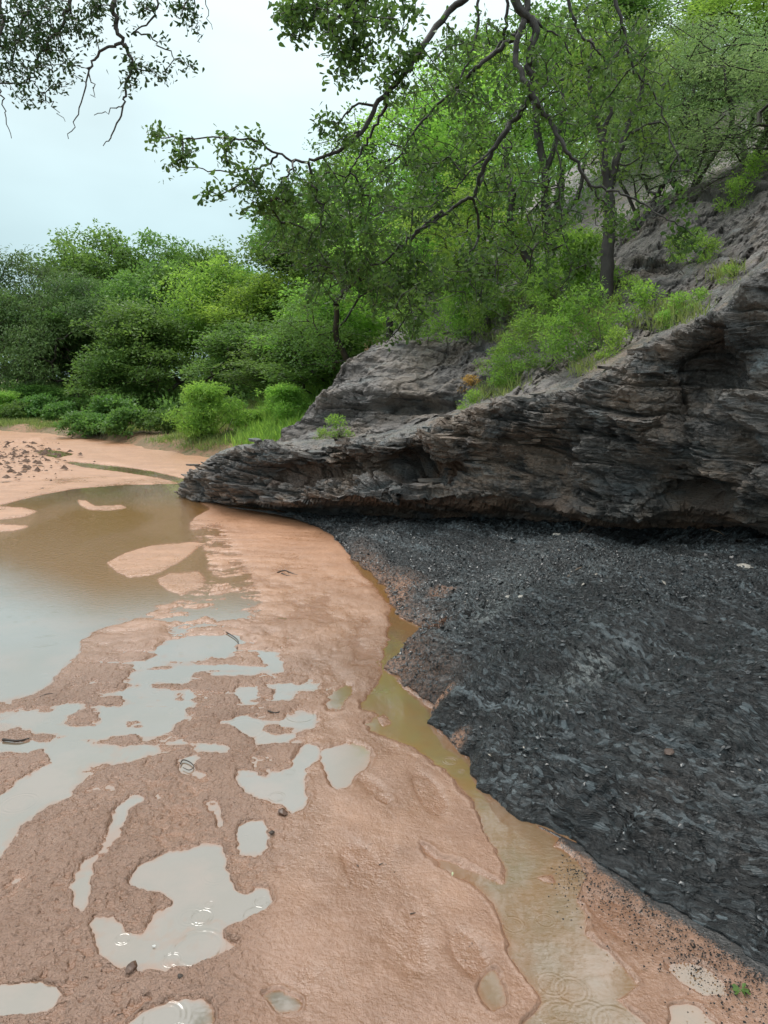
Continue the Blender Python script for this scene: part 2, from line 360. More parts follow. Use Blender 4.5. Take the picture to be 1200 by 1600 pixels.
# ------------------------------------------------------------------ where water stands on the sand (outlines on the ground, read from the photo)
WATER = [
 [(-90,800),(0,790),(60,775),(120,764),(200,758),(285,757),(292,775),(330,795),(305,808),(295,822),(330,825),(345,838),(352,868),(378,898),(402,940),(365,965),(300,968),(265,948),(225,962),(165,985),(128,1000),(120,1030),(80,1065),(40,1095),(-90,1118)],
 [(103,1078),(125,1070),(160,1062),(192,1059),(188,1068),(150,1080),(120,1084)],
 [(255,1000),(290,985),(340,985),(382,1002),(352,1025),(362,1045),(305,1050),(292,1065),(302,1090),(285,1120),(275,1150),(305,1155),(365,1165),(355,1175),(320,1176),(282,1168),(260,1176),(200,1190),(150,1206),(110,1236),(100,1250),(60,1272),(30,1292),(6,1330),(0,1348),(-90,1365),(-90,1118),(40,1110),(60,1112),(85,1115),(92,1107),(122,1106),(130,1130),(155,1130),(160,1107),(195,1100),(192,1085),(192,1065),(207,1048),(236,1028)],
 [(62,1293),(80,1282),(105,1272),(126,1268),(120,1276),(90,1291),(65,1304)],
 [(55,1325),(75,1315),(95,1306),(106,1314),(80,1322)],
 [(10,1380),(25,1368),(50,1360),(56,1366),(30,1378),(0,1400)],
 [(125,1238),(150,1226),(180,1222),(181,1235),(160,1232),(135,1240)],
 [(200,1245),(220,1238),(233,1245),(217,1256),(197,1272),(192,1290),(190,1310),(172,1332),(152,1347),(142,1370),(141,1400),(126,1432),(112,1420),(112,1385),(125,1350),(155,1330),(165,1310),(168,1290),(180,1262)],
 [(240,1245),(262,1240),(258,1248),(244,1252)],
 [(203,1385),(210,1370),(225,1350),(250,1337),(300,1322),(340,1318),(356,1328),(358,1360),(374,1396),(387,1400),(400,1385),(420,1385),(427,1405),(417,1420),(382,1440),(350,1450),(345,1465),(370,1475),(390,1468),(345,1492),(320,1502),(290,1512),(240,1517),(190,1514),(163,1497),(150,1467),(136,1445),(150,1435),(175,1431),(192,1445),(205,1460),(226,1457),(240,1430),(265,1420),(277,1410),(255,1395),(215,1395)],
 [(368,1205),(385,1202),(405,1210),(415,1219),(440,1210),(460,1200),(460,1185),(475,1165),(495,1165),(500,1185),(475,1205),(480,1220),(489,1245),(479,1262),(462,1271),(445,1255),(410,1253),(385,1245),(373,1228)],
 [(375,1290),(395,1280),(420,1282),(418,1310),(421,1325),(400,1341),(379,1335)],
 [(316,1258),(335,1252),(348,1262),(350,1290),(340,1300),(336,1275),(320,1270)],
 [(355,1130),(370,1118),(390,1118),(405,1130),(420,1142),(440,1145),(445,1125),(452,1110),(470,1102),(501,1115),(495,1130),(470,1145),(445,1160),(420,1169),(400,1160),(380,1146)],
 [(275,1190),(300,1178),(320,1180),(305,1195),(325,1212),(333,1222),(312,1232),(310,1218),(285,1205)],
 [(-90,1545),(0,1540),(50,1536),(85,1542),(94,1555),(80,1576),(40,1586),(-90,1590)],
 [(198,1600),(225,1576),(270,1560),(318,1558),(332,1580),(338,1690),(190,1690)],
 [(398,1015),(425,1014),(431,1030),(445,1040),(452,1053),(435,1050),(418,1041),(405,1030)],
 [(430,1008),(455,1004),(462,1012),(440,1015)],
 [(424,1088),(435,1077),(438,1068),(470,1070),(490,1063),(504,1068),(500,1080),(475,1082),(450,1092),(430,1096)],
 [(507,1101),(520,1087),(540,1068),(557,1068),(555,1085),(538,1104),(515,1108)],
 [(369,1080),(378,1068),(406,1068),(399,1091),(376,1092)],
 [(500,1172),(530,1165),(560,1165),(582,1172),(575,1198),(552,1213),(548,1230),(527,1236),(512,1222),(505,1195)],
 [(585,1247),(605,1243),(621,1250),(605,1258)],
 [(742,1545),(760,1520),(775,1512),(790,1540),(796,1568),(770,1582),(748,1568)],
 [(1035,1503),(1070,1500),(1108,1513),(1137,1542),(1138,1562),(1100,1556),(1060,1532)],
 [(1045,1570),(1085,1573),(1118,1600),(1130,1690),(1060,1690)],
 [(408,1556),(440,1545),(477,1567),(470,1582),(440,1585)],
 [(540,868),(560,880),(602,905),(610,925),(622,950),(640,958),(625,962),(662,985),(652,1005),(640,1020),(600,1045),(640,1080),(680,1105),(675,1130),(700,1150),(730,1180),(760,1235),(810,1275),(880,1312),(860,1325),(882,1330),(900,1345),(912,1370),(906,1390),(900,1410),(913,1430),(916,1460),(940,1480),(970,1508),(1000,1540),(962,1562),(1012,1600),(1020,1690),(800,1690),(818,1600),(850,1568),(800,1500),(780,1440),(770,1420),(750,1396),(700,1362),(662,1330),(660,1320),(700,1345),(742,1363),(785,1385),(786,1348),(765,1318),(738,1258),(704,1206),(640,1168),(600,1150),(570,1135),(592,1112),(560,1108),(578,1088),(592,1072),(596,1048),(598,1020),(614,1000),(606,970),(611,950),(590,922),(560,892)],
 [(87,716),(130,723),(190,729),(240,737),(292,750),(287,757),(250,747),(190,738),(130,731),(90,721)],
 [(52,706),(70,701),(105,705),(118,711),(85,717),(68,712)],
]
ISLES = [
 [(165,880),(200,862),(240,852),(300,847),(348,838),(318,850),(292,872),(262,890),(235,900),(205,904),(180,894)],
 [(247,905),(265,897),(310,894),(325,905),(332,925),(300,925),(285,933),(262,921),(250,915)],
 [(120,781),(135,782),(150,791),(190,789),(202,794),(175,798),(140,798),(125,790)],
 [(-90,794),(0,792),(35,793),(62,799),(40,808),(0,812),(-90,816)],
 [(-90,822),(0,819),(52,822),(20,831),(-90,834)],
 [(-90,1138),(0,1145),(30,1140),(60,1148),(130,1140),(126,1150),(90,1156),(40,1161),(-90,1158)],
 [(-90,1178),(0,1177),(45,1177),(67,1171),(87,1190),(30,1225),(0,1245),(-90,1275)],
 [(193,1131),(215,1127),(232,1132),(222,1141),(200,1140)],
 [(160,1132),(180,1136),(183,1146),(165,1149)],
 [(183,1158),(215,1149),(222,1160),(195,1167)],
 [(188,1121),(215,1109),(217,1118)],
 [(266,1072),(292,1076),(287,1092),(264,1092)],
 [(830,1365),(866,1362),(871,1386)],
 [(300,1040),(330,1028),(360,1030),(330,1045)],
 [(590,1120),(600,1108),(612,1128),(598,1135)],
]
X0, Y0, WW, HH = -100, 640, 1400, 1060
def raster(polys):
    img = np.zeros((HH, WW), np.float32)
    for pl in polys:
        p = np.array(pl, float) - (X0, Y0)
        x0, y0 = np.maximum(np.floor(p.min(0)).astype(int), 0); x1 = min(int(p[:, 0].max()) + 2, WW); y1 = min(int(p[:, 1].max()) + 2, HH)
        if x1 <= x0 or y1 <= y0: continue
        gx, gy = np.meshgrid(np.arange(x0, x1) + 0.5, np.arange(y0, y1) + 0.5)
        ins = np.zeros(gx.shape, bool)
        for i in range(len(p)):
            a, b = p[i], p[(i + 1) % len(p)]
            if a[1] == b[1]: continue
            c = ((a[1] > gy) != (b[1] > gy)) & (gx < (b[0] - a[0]) * (gy - a[1]) / (b[1] - a[1]) + a[0])
            ins ^= c
        img[y0:y1, x0:x1][ins] = 1
    return img
wm = raster(WATER); im = raster(ISLES); wm = np.clip(wm - im, 0, 1)
m1 = blur(wm, 1.6); m2 = blur(wm, 11.0)
farw = np.clip((np.arange(HH) + Y0 - 760) / 240.0, 0, 1)[:, None]      # finer outlines far away
LEVEL = m1 * (1 - 0.55 * farw) + m2 * 0.55 * farw
def blobs(lst):
    gx, gy = np.meshgrid(np.arange(WW) + X0, np.arange(HH) + Y0); o = np.zeros((HH, WW), np.float32)
    for (cx, cy, rx, ry, a, amp) in lst:
        ca, sa = math.cos(R(a)), math.sin(R(a)); dx, dy = gx - cx, gy - cy
        q = ((dx * ca + dy * sa) / rx) ** 2 + ((-dx * sa + dy * ca) / ry) ** 2
        o += amp * np.exp(-q * q * 0.8)
    return o
PRINTS = blobs([(670, 1240, 40, 16, 55, .016), (560, 1350, 38, 22, 60, .012), (735, 1495, 50, 24, 55, .016), (975, 1440, 55, 22, 32, .012), (650, 1395, 50, 28, 85, .006),
                (585, 1235, 32, 12, 40, .009), (640, 1480, 55, 35, 80, .006), (900, 1495, 40, 20, 30, .006), (545, 1200, 40, 30, 30, .004), (270, 1570, 60, 35, -20, .004),
                (500, 1040, 25, 10, 20, .006), (560, 1020, 22, 9, 70, .006), (530, 985, 26, 8, 20, .006), (470, 960, 20, 7, 0, .006), (600, 900, 18, 5, 30, .005), (440, 1560, 40, 22, 40, .006)])
STREAK = np.clip(blur(raster([[(290,815),(345,822),(365,850),(410,935),(408,965),(350,1000),(250,1000),(270,945),(330,905),(320,860)]]), 6), 0, 1)
def sample(img, px, py, fill=None):
    fx = np.clip(px - X0, 0, WW - 1.01); fy = np.clip(py - Y0, 0, HH - 1.01)
    ix = fx.astype(int); iy = fy.astype(int); tx = fx - ix; ty = fy - iy
    return (img[iy, ix] * (1 - tx) * (1 - ty) + img[iy, ix + 1] * tx * (1 - ty) + img[iy + 1, ix] * (1 - tx) * ty + img[iy + 1, ix + 1] * tx * ty)

# waterside edge of the black slope, on the ground
EDGE_PX = [(470,812),(500,826),(522,840),(548,872),(592,910),(620,958),(662,985),(650,1018),(604,1045),(640,1078),(680,1106),(671,1130),(690,1150),(722,1180),(748,1235),(800,1277),(862,1305),(905,1325),(960,1365),(1030,1410),(1110,1455),(1200,1515),(1330,1620)]
EDGE = np.array([gp(*p) for p in EDGE_PX] + [(1.75, 1.2), (2.2, 0.6)])
def seg_dist(P, poly):
    """distance from each point to an open polyline and the side (positive = right of travel)"""
    best = np.full(len(P), 1e9); side = np.zeros(len(P)); par = np.zeros(len(P)); acc = 0
    for a, b in zip(poly[:-1], poly[1:]):
        ab = b - a; l2 = (ab ** 2).sum(); t = np.clip(((P - a) @ ab) / l2, 0, 1)
        c = a + t[:, None] * ab; d = np.hypot(*(P - c).T)
        cr_ = ab[0] * (P[:, 1] - a[1]) - ab[1] * (P[:, 0] - a[0])
        u = d < best; best[u] = d[u]; side[u] = np.sign(cr_[u]); par[u] = acc + t[u] * math.sqrt(l2); acc += math.sqrt(l2)
    return best, side, par

def build_sand():
    ys = np.concatenate([np.linspace(0.7, 1.28, 24), np.linspace(1.3 ** -.7, 15 ** -.7, 700) ** (-1 / .7), np.geomspace(15.2, 34, 60)])
    us = np.concatenate([np.linspace(-0.85, -0.55, 36), np.linspace(-0.548, 0.50, 690), np.linspace(0.505, 0.62, 16)])
    U, Yg = np.meshgrid(us, ys); X = U * (Yg * CP + CAMH * SP_) ; Xf = X.ravel(); Yf = Yg.ravel()
    px, py = photo_px(Xf, Yf, np.zeros_like(Xf))
    j = 3.6 * sstep(780, 1050, py)
    jx = px + fbm(Xf * 6, Yf * 6, octv=3, seed=3) * j * 2.2 + fbm(Xf * 30, Yf * 30, octv=3, seed=8) * j * 1.5
    jy = py + fbm(Xf * 6, Yf * 6, octv=3, seed=5) * j * 1.6 + fbm(Xf * 30, Yf * 30, octv=3, seed=9) * j * 1.1
    lev = sample(LEVEL, jx, jy)
    st = sample(STREAK, px, py)
    stripes = (fbm(Xf * 4.5 + 1.2 * fbm(Xf * 4, Yf * 4, octv=2, seed=13), Yf * 15 + 2.5 * fbm(Xf * 3, Yf * 2, octv=2, seed=14), octv=5, seed=12, gain=.65) * 2.3 + .5 * fbm(Xf * 2, Yf * 2, octv=2, seed=15))
    rag = fbm(Xf * 3.5, Yf * 7, octv=4, seed=21) * 0.14 * sstep(700, 800, py) * (1 - sstep(1000, 1150, py))
    lev = lev * (1 - st) + st * np.clip(0.62 + 0.9 * stripes, 0, 1) + rag
    lev = lev + st * 0.25 * fbm(Xf * 2.1, Yf * 2.1, octv=3, seed=27)
    # outside the photographed ground: scattered puddles
    out = sstep(40, 120, np.maximum(-px - 60, px - 1260)) + sstep(1640, 1700, py)
    lev = np.where(out > 0.01, lev * (1 - np.clip(out, 0, 1)) + np.clip(out, 0, 1) * np.clip(0.2 + 0.9 * fbm(Xf * 1.6, Yf * 1.6, octv=4, seed=33), 0, 1), lev)
    lev = lev + (0.10 * fbm(Xf * 11, Yf * 11, octv=3, seed=25) + 0.05 * fbm(Xf * 3, Yf * 3, octv=2, seed=26)) * sstep(950, 1100, py)
    brk = sstep(925, 965, py) * sstep(1215, 1150, py) * sstep(470, 400, px - .25 * (py - 1000)) * sstep(110, 220, px + .9 * (py - 1000))
    lev = lev + brk * 1.25 * fbm(Xf * 5 + .8 * fbm(Xf * 3, Yf * 3, octv=2, seed=36), Yf * 12, octv=4, seed=35)
    lev = lev + 0.5 * sstep(860, 900, py) * sstep(1010, 960, py) * sstep(330, 380, px) * sstep(470, 420, px) * np.clip(fbm(Xf * 5, Yf * 14, octv=3, seed=37) - .05, 0, 1)
    lev = lev + 0.30 * np.clip(fbm(Xf * 5.5, Yf * 8, octv=4, seed=28) - .12, 0, 1) * sstep(930, 990, py) * sstep(1330, 1200, py) * sstep(560, 480, px)
    h = 0.017 * (0.5 - lev)
    dry = sstep(0.0, 0.008, h)
    h += dry * (0.004 * fbm(Xf * 9, Yf * 9, octv=4, seed=41) + 0.004 * fbm(Xf * 2.2, Yf * 2.2, octv=3, seed=45))
    h += dry * 0.006 * np.clip(fbm(Xf * 4 + 3, Yf * 2.4, octv=3, seed=47), 0, 1) * sstep(1150, 800, py) * sstep(720, 800, py)
    # current ripples on the sand spit
    spit = np.exp(-((px - 420) / 110.0) ** 2) * sstep(790, 830, py) * sstep(960, 880, py)
    ph = Yf * 34 + 2.2 * fbm(Xf * 3, Yf * 3, octv=2, seed=51) + Xf * 9
    h += dry * spit * 0.0035 * np.sin(ph + 1.6 * fbm(Xf * 7, Yf * 4, octv=2, seed=53)) * (0.5 + 0.7 * fbm(Xf * 3, Yf * 3, octv=2, seed=54))
    gr = sstep(540, 380, px + 0.25 * (py - 1200)) * sstep(930, 1080, py) * 0.75 + 0.25
    h += (0.35 + 0.65 * sstep(-0.002, 0.006, h)) * gr * sstep(5.5, 3.5, Yf) * (0.25 + 0.75 * (gr > .4)) * (0.0075 * fbm(Xf * 52, Yf * 52, octv=2, seed=55) + 0.0045 * fbm(Xf * 24, Yf * 24, octv=2, seed=56))
    h += dry * 0.018 * fbm(Xf * 7, Yf * 5, octv=4, seed=60) * sstep(1260, 1050, py) * sstep(840, 930, py) * sstep(250, 420, px)
    h += dry * 0.009 * fbm(Xf * 4.5 + Yf, Yf * 4.5 - Xf, octv=3, seed=65) * sstep(1150, 1250, py)
    flow = fbm(Xf * 5 + 2 * fbm(Xf * 1.5, Yf * 1.5, octv=2, seed=57), Yf * 2.2, octv=3, seed=58)
    h += dry * 0.006 * (0.25 - np.abs(flow)) * sstep(1180, 1000, py) * sstep(820, 900, py)
    h += dry * 0.004 * (0.3 - np.abs(fbm(Xf * 3.2 + Yf * 2, Yf * 3.2 - Xf * 2, octv=3, seed=59))) * sstep(1150, 1300, py)
    h = h - sample(PRINTS, px, py) * 0.9 * dry; h = np.where(dry > .8, np.maximum(h, 0.0012 + .002 * fbm(Xf * 8, Yf * 8, octv=2, seed=67)), h)
    rim = sample(blur(wm, 4.5), jx, jy)
    h += dry * 0.006 * np.exp(-((rim - 0.16) / 0.10) ** 2) * sstep(950, 1150, py)
    # far sand bar slightly higher, with lumps at the left
    h += 0.02 * sstep(11.5, 14, Yf) * (1 - sstep(0.3, 0.5, lev)) + 0.05 * np.clip(fbm(Xf * 1.3, Yf * 0.9, octv=4, seed=61), 0, 1) * sstep(12.5, 15, Yf) * sstep(-3, -8, Xf)
    h += 0.012 * fbm(Xf * 3, Yf * 3, octv=4, seed=66) * sstep(9.5, 12, Yf) * (lev < 0.3)
    h += 0.16 * np.clip(fbm(Xf * 2.5, Yf * 1.6, octv=4, seed=63) - 0.05, 0, 1) * sstep(-7, -9, Xf) * sstep(13, 14.5, Yf) * sstep(21, 19, Yf)
    P2 = np.stack([Xf, Yf], 1); ed, side, _ = seg_dist(P2, EDGE)
    inside = side > 0
    coal = np.where(inside, 1, 0.85 * np.exp(-ed / 0.075)) * sstep(1250, 1400, py) + np.where(inside, 1, np.exp(-ed / 0.05)) * 0.6
    coal = np.clip(coal, 0, 1) * sstep(12, 9, Yf)
    h += (1 - dry) * (0.0075 * fbm(Xf * 4.2, Yf * 4.2, octv=4, seed=68) + 0.001) * sstep(980, 1100, py)
    h = np.where(inside & (Yf < 9), np.minimum(h, 0.010 - 0.5 * ed), h); h = np.maximum(h, -0.06)
    grit = 0.10 + 0.80 * sstep(520, 380, px + 0.2 * (py - 1200)) * sstep(980, 1100, py) + 0.1 * sstep(1500, 1600, py)
    grit = grit * (0.4 + 0.6 * sstep(0.0, 0.006, h))
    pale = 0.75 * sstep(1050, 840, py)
    V = np.stack([Xf, Yf, h], 1)
    FS = grid_faces(len(ys), len(us)); dead = inside & (ed > 0.5) & (Yf < 9); FS = FS[~dead[FS].all(1)]
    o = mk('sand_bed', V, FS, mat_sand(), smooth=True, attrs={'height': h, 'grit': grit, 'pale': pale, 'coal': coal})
    tag(o, 'wet reddish sand of the stream bed with footprints and puddles', kind='structure')
    # water surface in the hollows
    k = 3; nr, nc = len(ys), len(us); hw = np.where(inside & (ed > 0.12) & (Yf < 9), 0.02, h)
    ri = np.r_[np.arange(0, nr - 1, k), nr - 1]; ci = np.r_[np.arange(0, nc - 1, k), nc - 1]
    idx = (ri[:, None] * nc + ci[None, :]).ravel()
    Xw, Yw = Xf[idx], Yf[idx]; d = -hw[idx]
    pxw, pyw = px[idx], py[idx]
    ol = np.clip(sstep(480, 620, pxw) * 0.8 + 0.8 * sstep(900, 790, pyw), 0, 1)
    brn = np.clip(1.0 * sstep(755, 800, pyw) * sstep(1020, 900, pyw + .35 * np.maximum(150 - pxw, 0)) + 0.35 * sstep(480, 600, pxw) * sstep(0.6, -0.2, fbm(Xw * 5, Yw * 5, octv=3, seed=73)), 0, 1)
    rip = 0.04 + 0.9 * sstep(1000, 850, pyw) * (0.35 + 0.65 * sstep(-0.1, 0.3, fbm(Xw * .9, Yw * .5, octv=2, seed=71))) + 0.35 * np.exp(-((pxw - 840) / 70) ** 2) * sstep(1250, 1320, pyw) + .3 * np.exp(-((pxw - 900) / 90) ** 2) * sstep(1540, 1580, pyw)
    low = blur((d.reshape(len(ri), len(ci)) > -0.003).astype(np.float32), 1.2).ravel() > 0.02
    FW = grid_faces(len(ri), len(ci)); FW = FW[low[FW].any(1)]
    o = mk('shallow_water', np.stack([Xw, Yw, np.zeros_like(Xw)], 1), FW, mat_water(), smooth=True, attrs={'depth': d, 'olive': ol, 'ripple': rip, 'brown': brn})
    tag(o, 'silty brown rainwater lying in pools and a narrow stream on the sand', kind='structure')
build_sand()

# ------------------------------------------------------------------ black shale slope between stream and cliff
BASE_PX = [(270,772,0,10.4),(300,790,0,9.6),(400,806,0,8.6),(500,818,.04,7.9),(600,828,.14,7.0),(700,822,.2,6.9),(800,825,.3,6.3),(900,835,.35,5.8),(1000,842,.4,5.35),(1100,850,.45,5.0),(1200,862,.5,4.6),(1350,885,.55,4.1),(1550,920,.6,3.6)]
BASE = np.array([at(p[0], p[1], p[3])[:3] for p in BASE_PX])
def resample(poly, n):
    poly = np.asarray(poly, float); s = np.r_[0, np.cumsum(np.linalg.norm(np.diff(poly, axis=0), axis=1))]
    t = np.linspace(0, s[-1], n); return np.stack([np.interp(t, s, poly[:, i]) for i in range(poly.shape[1])], 1)
def build_slope():
    ns, nt_ = 780, 430
    e = resample(EDGE, ns)
    bl = BASE[2:].copy(); bl = np.vstack([bl, [4.6, 2.6, 0.7], [5.2, 1.0, 0.8]])
    b = resample(bl, ns)
    # keep both lines running together
    t = np.linspace(0, 1, nt_) ** 1.15
    E = e[:, None, :]; B = b[:, None, :2]
    XY = E * (1 - t[None, :, None]) + B * t[None, :, None]
    back = (b[:, :2] - e); ln = np.linalg.norm(back, axis=1, keepdims=True); back = back / np.maximum(ln, 1e-6)
    ext = np.clip((t - 0.93) / 0.07, 0, 1)[None, :, None] * back[:, None, :] * 0.45     # runs on under the overhang
    XY = XY + ext
    d = (ln[:, 0][:, None] * t[None, :])
    near = sstep(5.2, 2.6, e[:, 1])[:, None]
    zb = b[:, 2][:, None]
    epx = photo_px(e[:, 0], e[:, 1], 0 * e[:, 0])[0][:, None]; step_ = sstep(960, 820, epx)
    rise = 0.10 * near * (0.25 + 0.75 * step_) * (1 - np.exp(-d / (0.10 + 0.25 * (1 - step_)))) + 0.03 * (0.15 + 0.85 * step_) * (1 - np.exp(-d / 0.08))
    z = rise + (zb - 0.08 * near) * t[None, :] ** 0.85
    z = z + 0.10 * near * np.sin(np.pi * np.clip(t[None, :] * 1.2, 0, 1)) ** 2
    x, y = XY[..., 0].ravel(), XY[..., 1].ravel(); z = z.ravel(); dd = d.ravel(); tt = np.repeat(t[None, :], ns, 0).ravel()
    amp = sstep(0, 0.18, dd)
    # bedding: thin ledges dipping towards the stream
    ca, sa = math.cos(R(12)), math.sin(R(12)); ac = -x * sa + y * ca; al = np.repeat(np.r_[0, np.cumsum(np.linalg.norm(np.diff(e, axis=0), axis=1))], nt_)
    w1 = fbm(x * 1.1, y * 1.1, octv=3, seed=82)
    q = dd * 0.85 + ac * 0.22 + 0.06 * w1
    led = 0
    for th, A, sd in ((0.21, 0.055, 1), (0.085, 0.030, 2), (0.033, 0.013, 3)):
        kk = np.floor(q / th); f = q / th - kk
        led = led + A * (vnoise(kk * 7.7, al * (0.5 / th) ** 0.8 , seed=sd) * 0.6 + (f ** 0.7 - 0.5) * (0.35 + 0.65 * (vnoise(kk * 3.1, al * 1.3, seed=sd + 9) > -0.1)))
    z = z + amp * (led * 1.25 * (0.35 + 0.65 * sstep(5.6, 3.8, y)) + 0.07 * fbm(x * 1.5, y * 1.5, octv=4, seed=91) + 0.022 * fbm(al * 9, q * 22, octv=4, seed=92) + 0.012 * np.abs(fbm(x * 40, y * 40, octv=2, seed=93)))
    # the low hump with the bright broken top
    hp = at_ground(905, 1040, 0.22); q2 = ((x - hp[0]) / 0.38) ** 2 + ((y - hp[1]) / 0.16) ** 2
    z += 0.07 * np.exp(-q2) ; hp2 = at_ground(880, 1085, 0.2); q3 = ((x - hp2[0]) / 0.5) ** 2 + ((y - hp2[1]) / 0.08) ** 2; z -= 0.05 * np.exp(-q3)
    z = np.maximum(z, 0.010 + 0.06 * (1 - np.exp(-dd / 0.3)))
    z = z + sstep(0, .03, dd) * (0.0075 * vnoise(al * 26, q * 75, seed=191) + 0.0045 * vnoise(al * 60, q * 140, seed=192) + 0.004 * (_h((al * 90).astype(np.int64), (q * 160).astype(np.int64), np.zeros(len(x), np.int64), 7) - .5))
    z = np.where(dd < 0.004, -0.03, z)
    jag = sstep(0.5, 0, dd)
    x, y = x + jag * 0.05 * fbm(x * 9, y * 9, octv=4, seed=95, gain=.6), y + jag * 0.05 * fbm(x * 9, y * 9, octv=4, seed=96, gain=.6)
    sandy = sstep(0.28, 0.0, dd) * sstep(3.2, 3.9, y) * sstep(7.2, 6, y) * (0.55 + 0.6 * fbm(x * 2.2, y * 2.2, octv=3, seed=98))
    for (bx, by, r_) in ((672, 1005, .16), (690, 1105, .06), (610, 925, .22), (712, 1155, .05), (690, 945, .10)):
        c = at_ground(bx, by, 0.03); sandy = sandy + 0.95 * np.exp(-(((x - c[0]) ** 2 + (y - c[1]) ** 2) / r_ ** 2) ** 1.5)
    sandy = np.clip(sandy, 0, 1)
    pp = photo_px(x, y, z); pale = np.zeros_like(x)
    for (cx, cy, rx, ry, a_, am) in ((925, 1040, 55, 26, -30, 1.0), (775, 940, 50, 12, -35, .8), (765, 962, 26, 8, -20, .9), (780, 905, 45, 8, -15, .5), (690, 990, 40, 14, 0, .3), (930, 885, 70, 8, -20, .45), (830, 870, 60, 6, -25, .5), (600, 915, 40, 12, 30, .4), (740, 1260, 40, 10, 35, .5), (1120, 1135, 60, 14, 10, .35), (1000, 1180, 40, 12, 0, .2)):
        ca_, sa_ = math.cos(R(a_)), math.sin(R(a_)); u_ = ((pp[0] - cx) * ca_ + (pp[1] - cy) * sa_) / rx; v_ = (-(pp[0] - cx) * sa_ + (pp[1] - cy) * ca_) / ry
        pale = pale + am * np.exp(-(u_ ** 2 + v_ ** 2))
    pale = np.clip(pale, 0, 1)
    V = np.stack([x, y, z], 1)
    o = mk('shale_slope', V, grid_faces(ns, nt_)[:, ::-1], mat_slope(), smooth=False, attrs={'sandy': sandy, 'pale': pale, 'bed': q * 9.0, 'along': al, 'gravel': np.clip(sstep(3.2, 4.6, y + .5 * fbm(x, y, octv=2, seed=99)) + .12, 0, 1)})
    tag(o, 'black wet coal shale slope running down from the cliff foot to the stream', kind='structure')
    return V, sandy, ns, nt_
SLV, SLS, SLN, SLT = build_slope()

# loose chips lying on the slope
def chips():
    rng = np.random.default_rng(5)
    G = SLV.reshape(SLN, SLT, 3)
    n = 24000
    i = rng.integers(20, SLN - 2, n * 2); j = rng.integers(12, int(SLT * 0.95), n * 2)
    y = G[i, j, 1]; pr = np.clip((7.2 - y) / 4.0, 0.2, 1) * np.where(y < 3.6, 0.25, 1); keep = rng.random(n * 2) < pr
    i, j = i[keep][:n], j[keep][:n]; n = len(i)
    a = (G[i, j] + G[i + 1, j + 1]) / 2
    s = 0.0045 + 0.0085 * rng.random(n) ** 2.5
    s[rng.random(n) < 0.010] *= 2.0
    base = np.array([(1, 0, 0), (.2, 1, 0), (-.9, .5, 0), (-.7, -.8, 0), (.4, -.9, 0), (0, 0, .38), (0.1, 0, -.38)])
    T = np.array([(0, 1, 5), (1, 2, 5), (2, 3, 5), (3, 4, 5), (4, 0, 5), (1, 0, 6), (2, 1, 6), (3, 2, 6), (4, 3, 6), (0, 4, 6)])
    ang = rng.random(n) * 6.283; c, s_ = np.cos(ang), np.sin(ang)
    B = base[None] * (0.75 + 0.5 * rng.random((n, 7, 1))) * s[:, None, None] * np.array([1.3, 0.8, 1])[None, None]
    tx = rng.normal(0, .35, n); ty = rng.normal(0, .35, n)
    X = B[..., 0] * c[:, None] - B[..., 1] * s_[:, None]; Y = B[..., 0] * s_[:, None] + B[..., 1] * c[:, None]
    Z = B[..., 2] + X * tx[:, None] + Y * ty[:, None]
    V = np.stack([X, Y, Z], -1) + a[:, None, :] + np.array([0, 0, 0.002])
    F = T[None] + np.arange(n)[:, None, None] * 7
    r = rng.random(n); colr = np.repeat(np.stack([r, rng.random(n), r], 1), 7, 0)
    m, t, b = nodes('shale_chip'); at_ = attr(t, 'tint'); s3 = N(t, 'ShaderNodeSeparateColor'); L(t, at_.outputs['Color'], s3.inputs[0])
    cc = mixc(t, mapr(t, s3.outputs[0], 0.5, 1, 0, 1), (0.026, 0.030, 0.033), (0.070, 0.083, 0.090))
    cc = mixc(t, mapr(t, s3.outputs[1], 0.992, 0.995, 0, 1), cc, (0.30, 0.27, 0.23))
    L(t, cc, b.inputs['Base Color']); b.inputs['Roughness'].default_value = 0.22
    o = mk('shale_chips', V.reshape(-1, 3), F.reshape(-1, 3), m, colr=colr)
    tag(o, 'small loose shiny chips of black shale strewn over the slope', 'shale chips', kind='stuff')
chips()

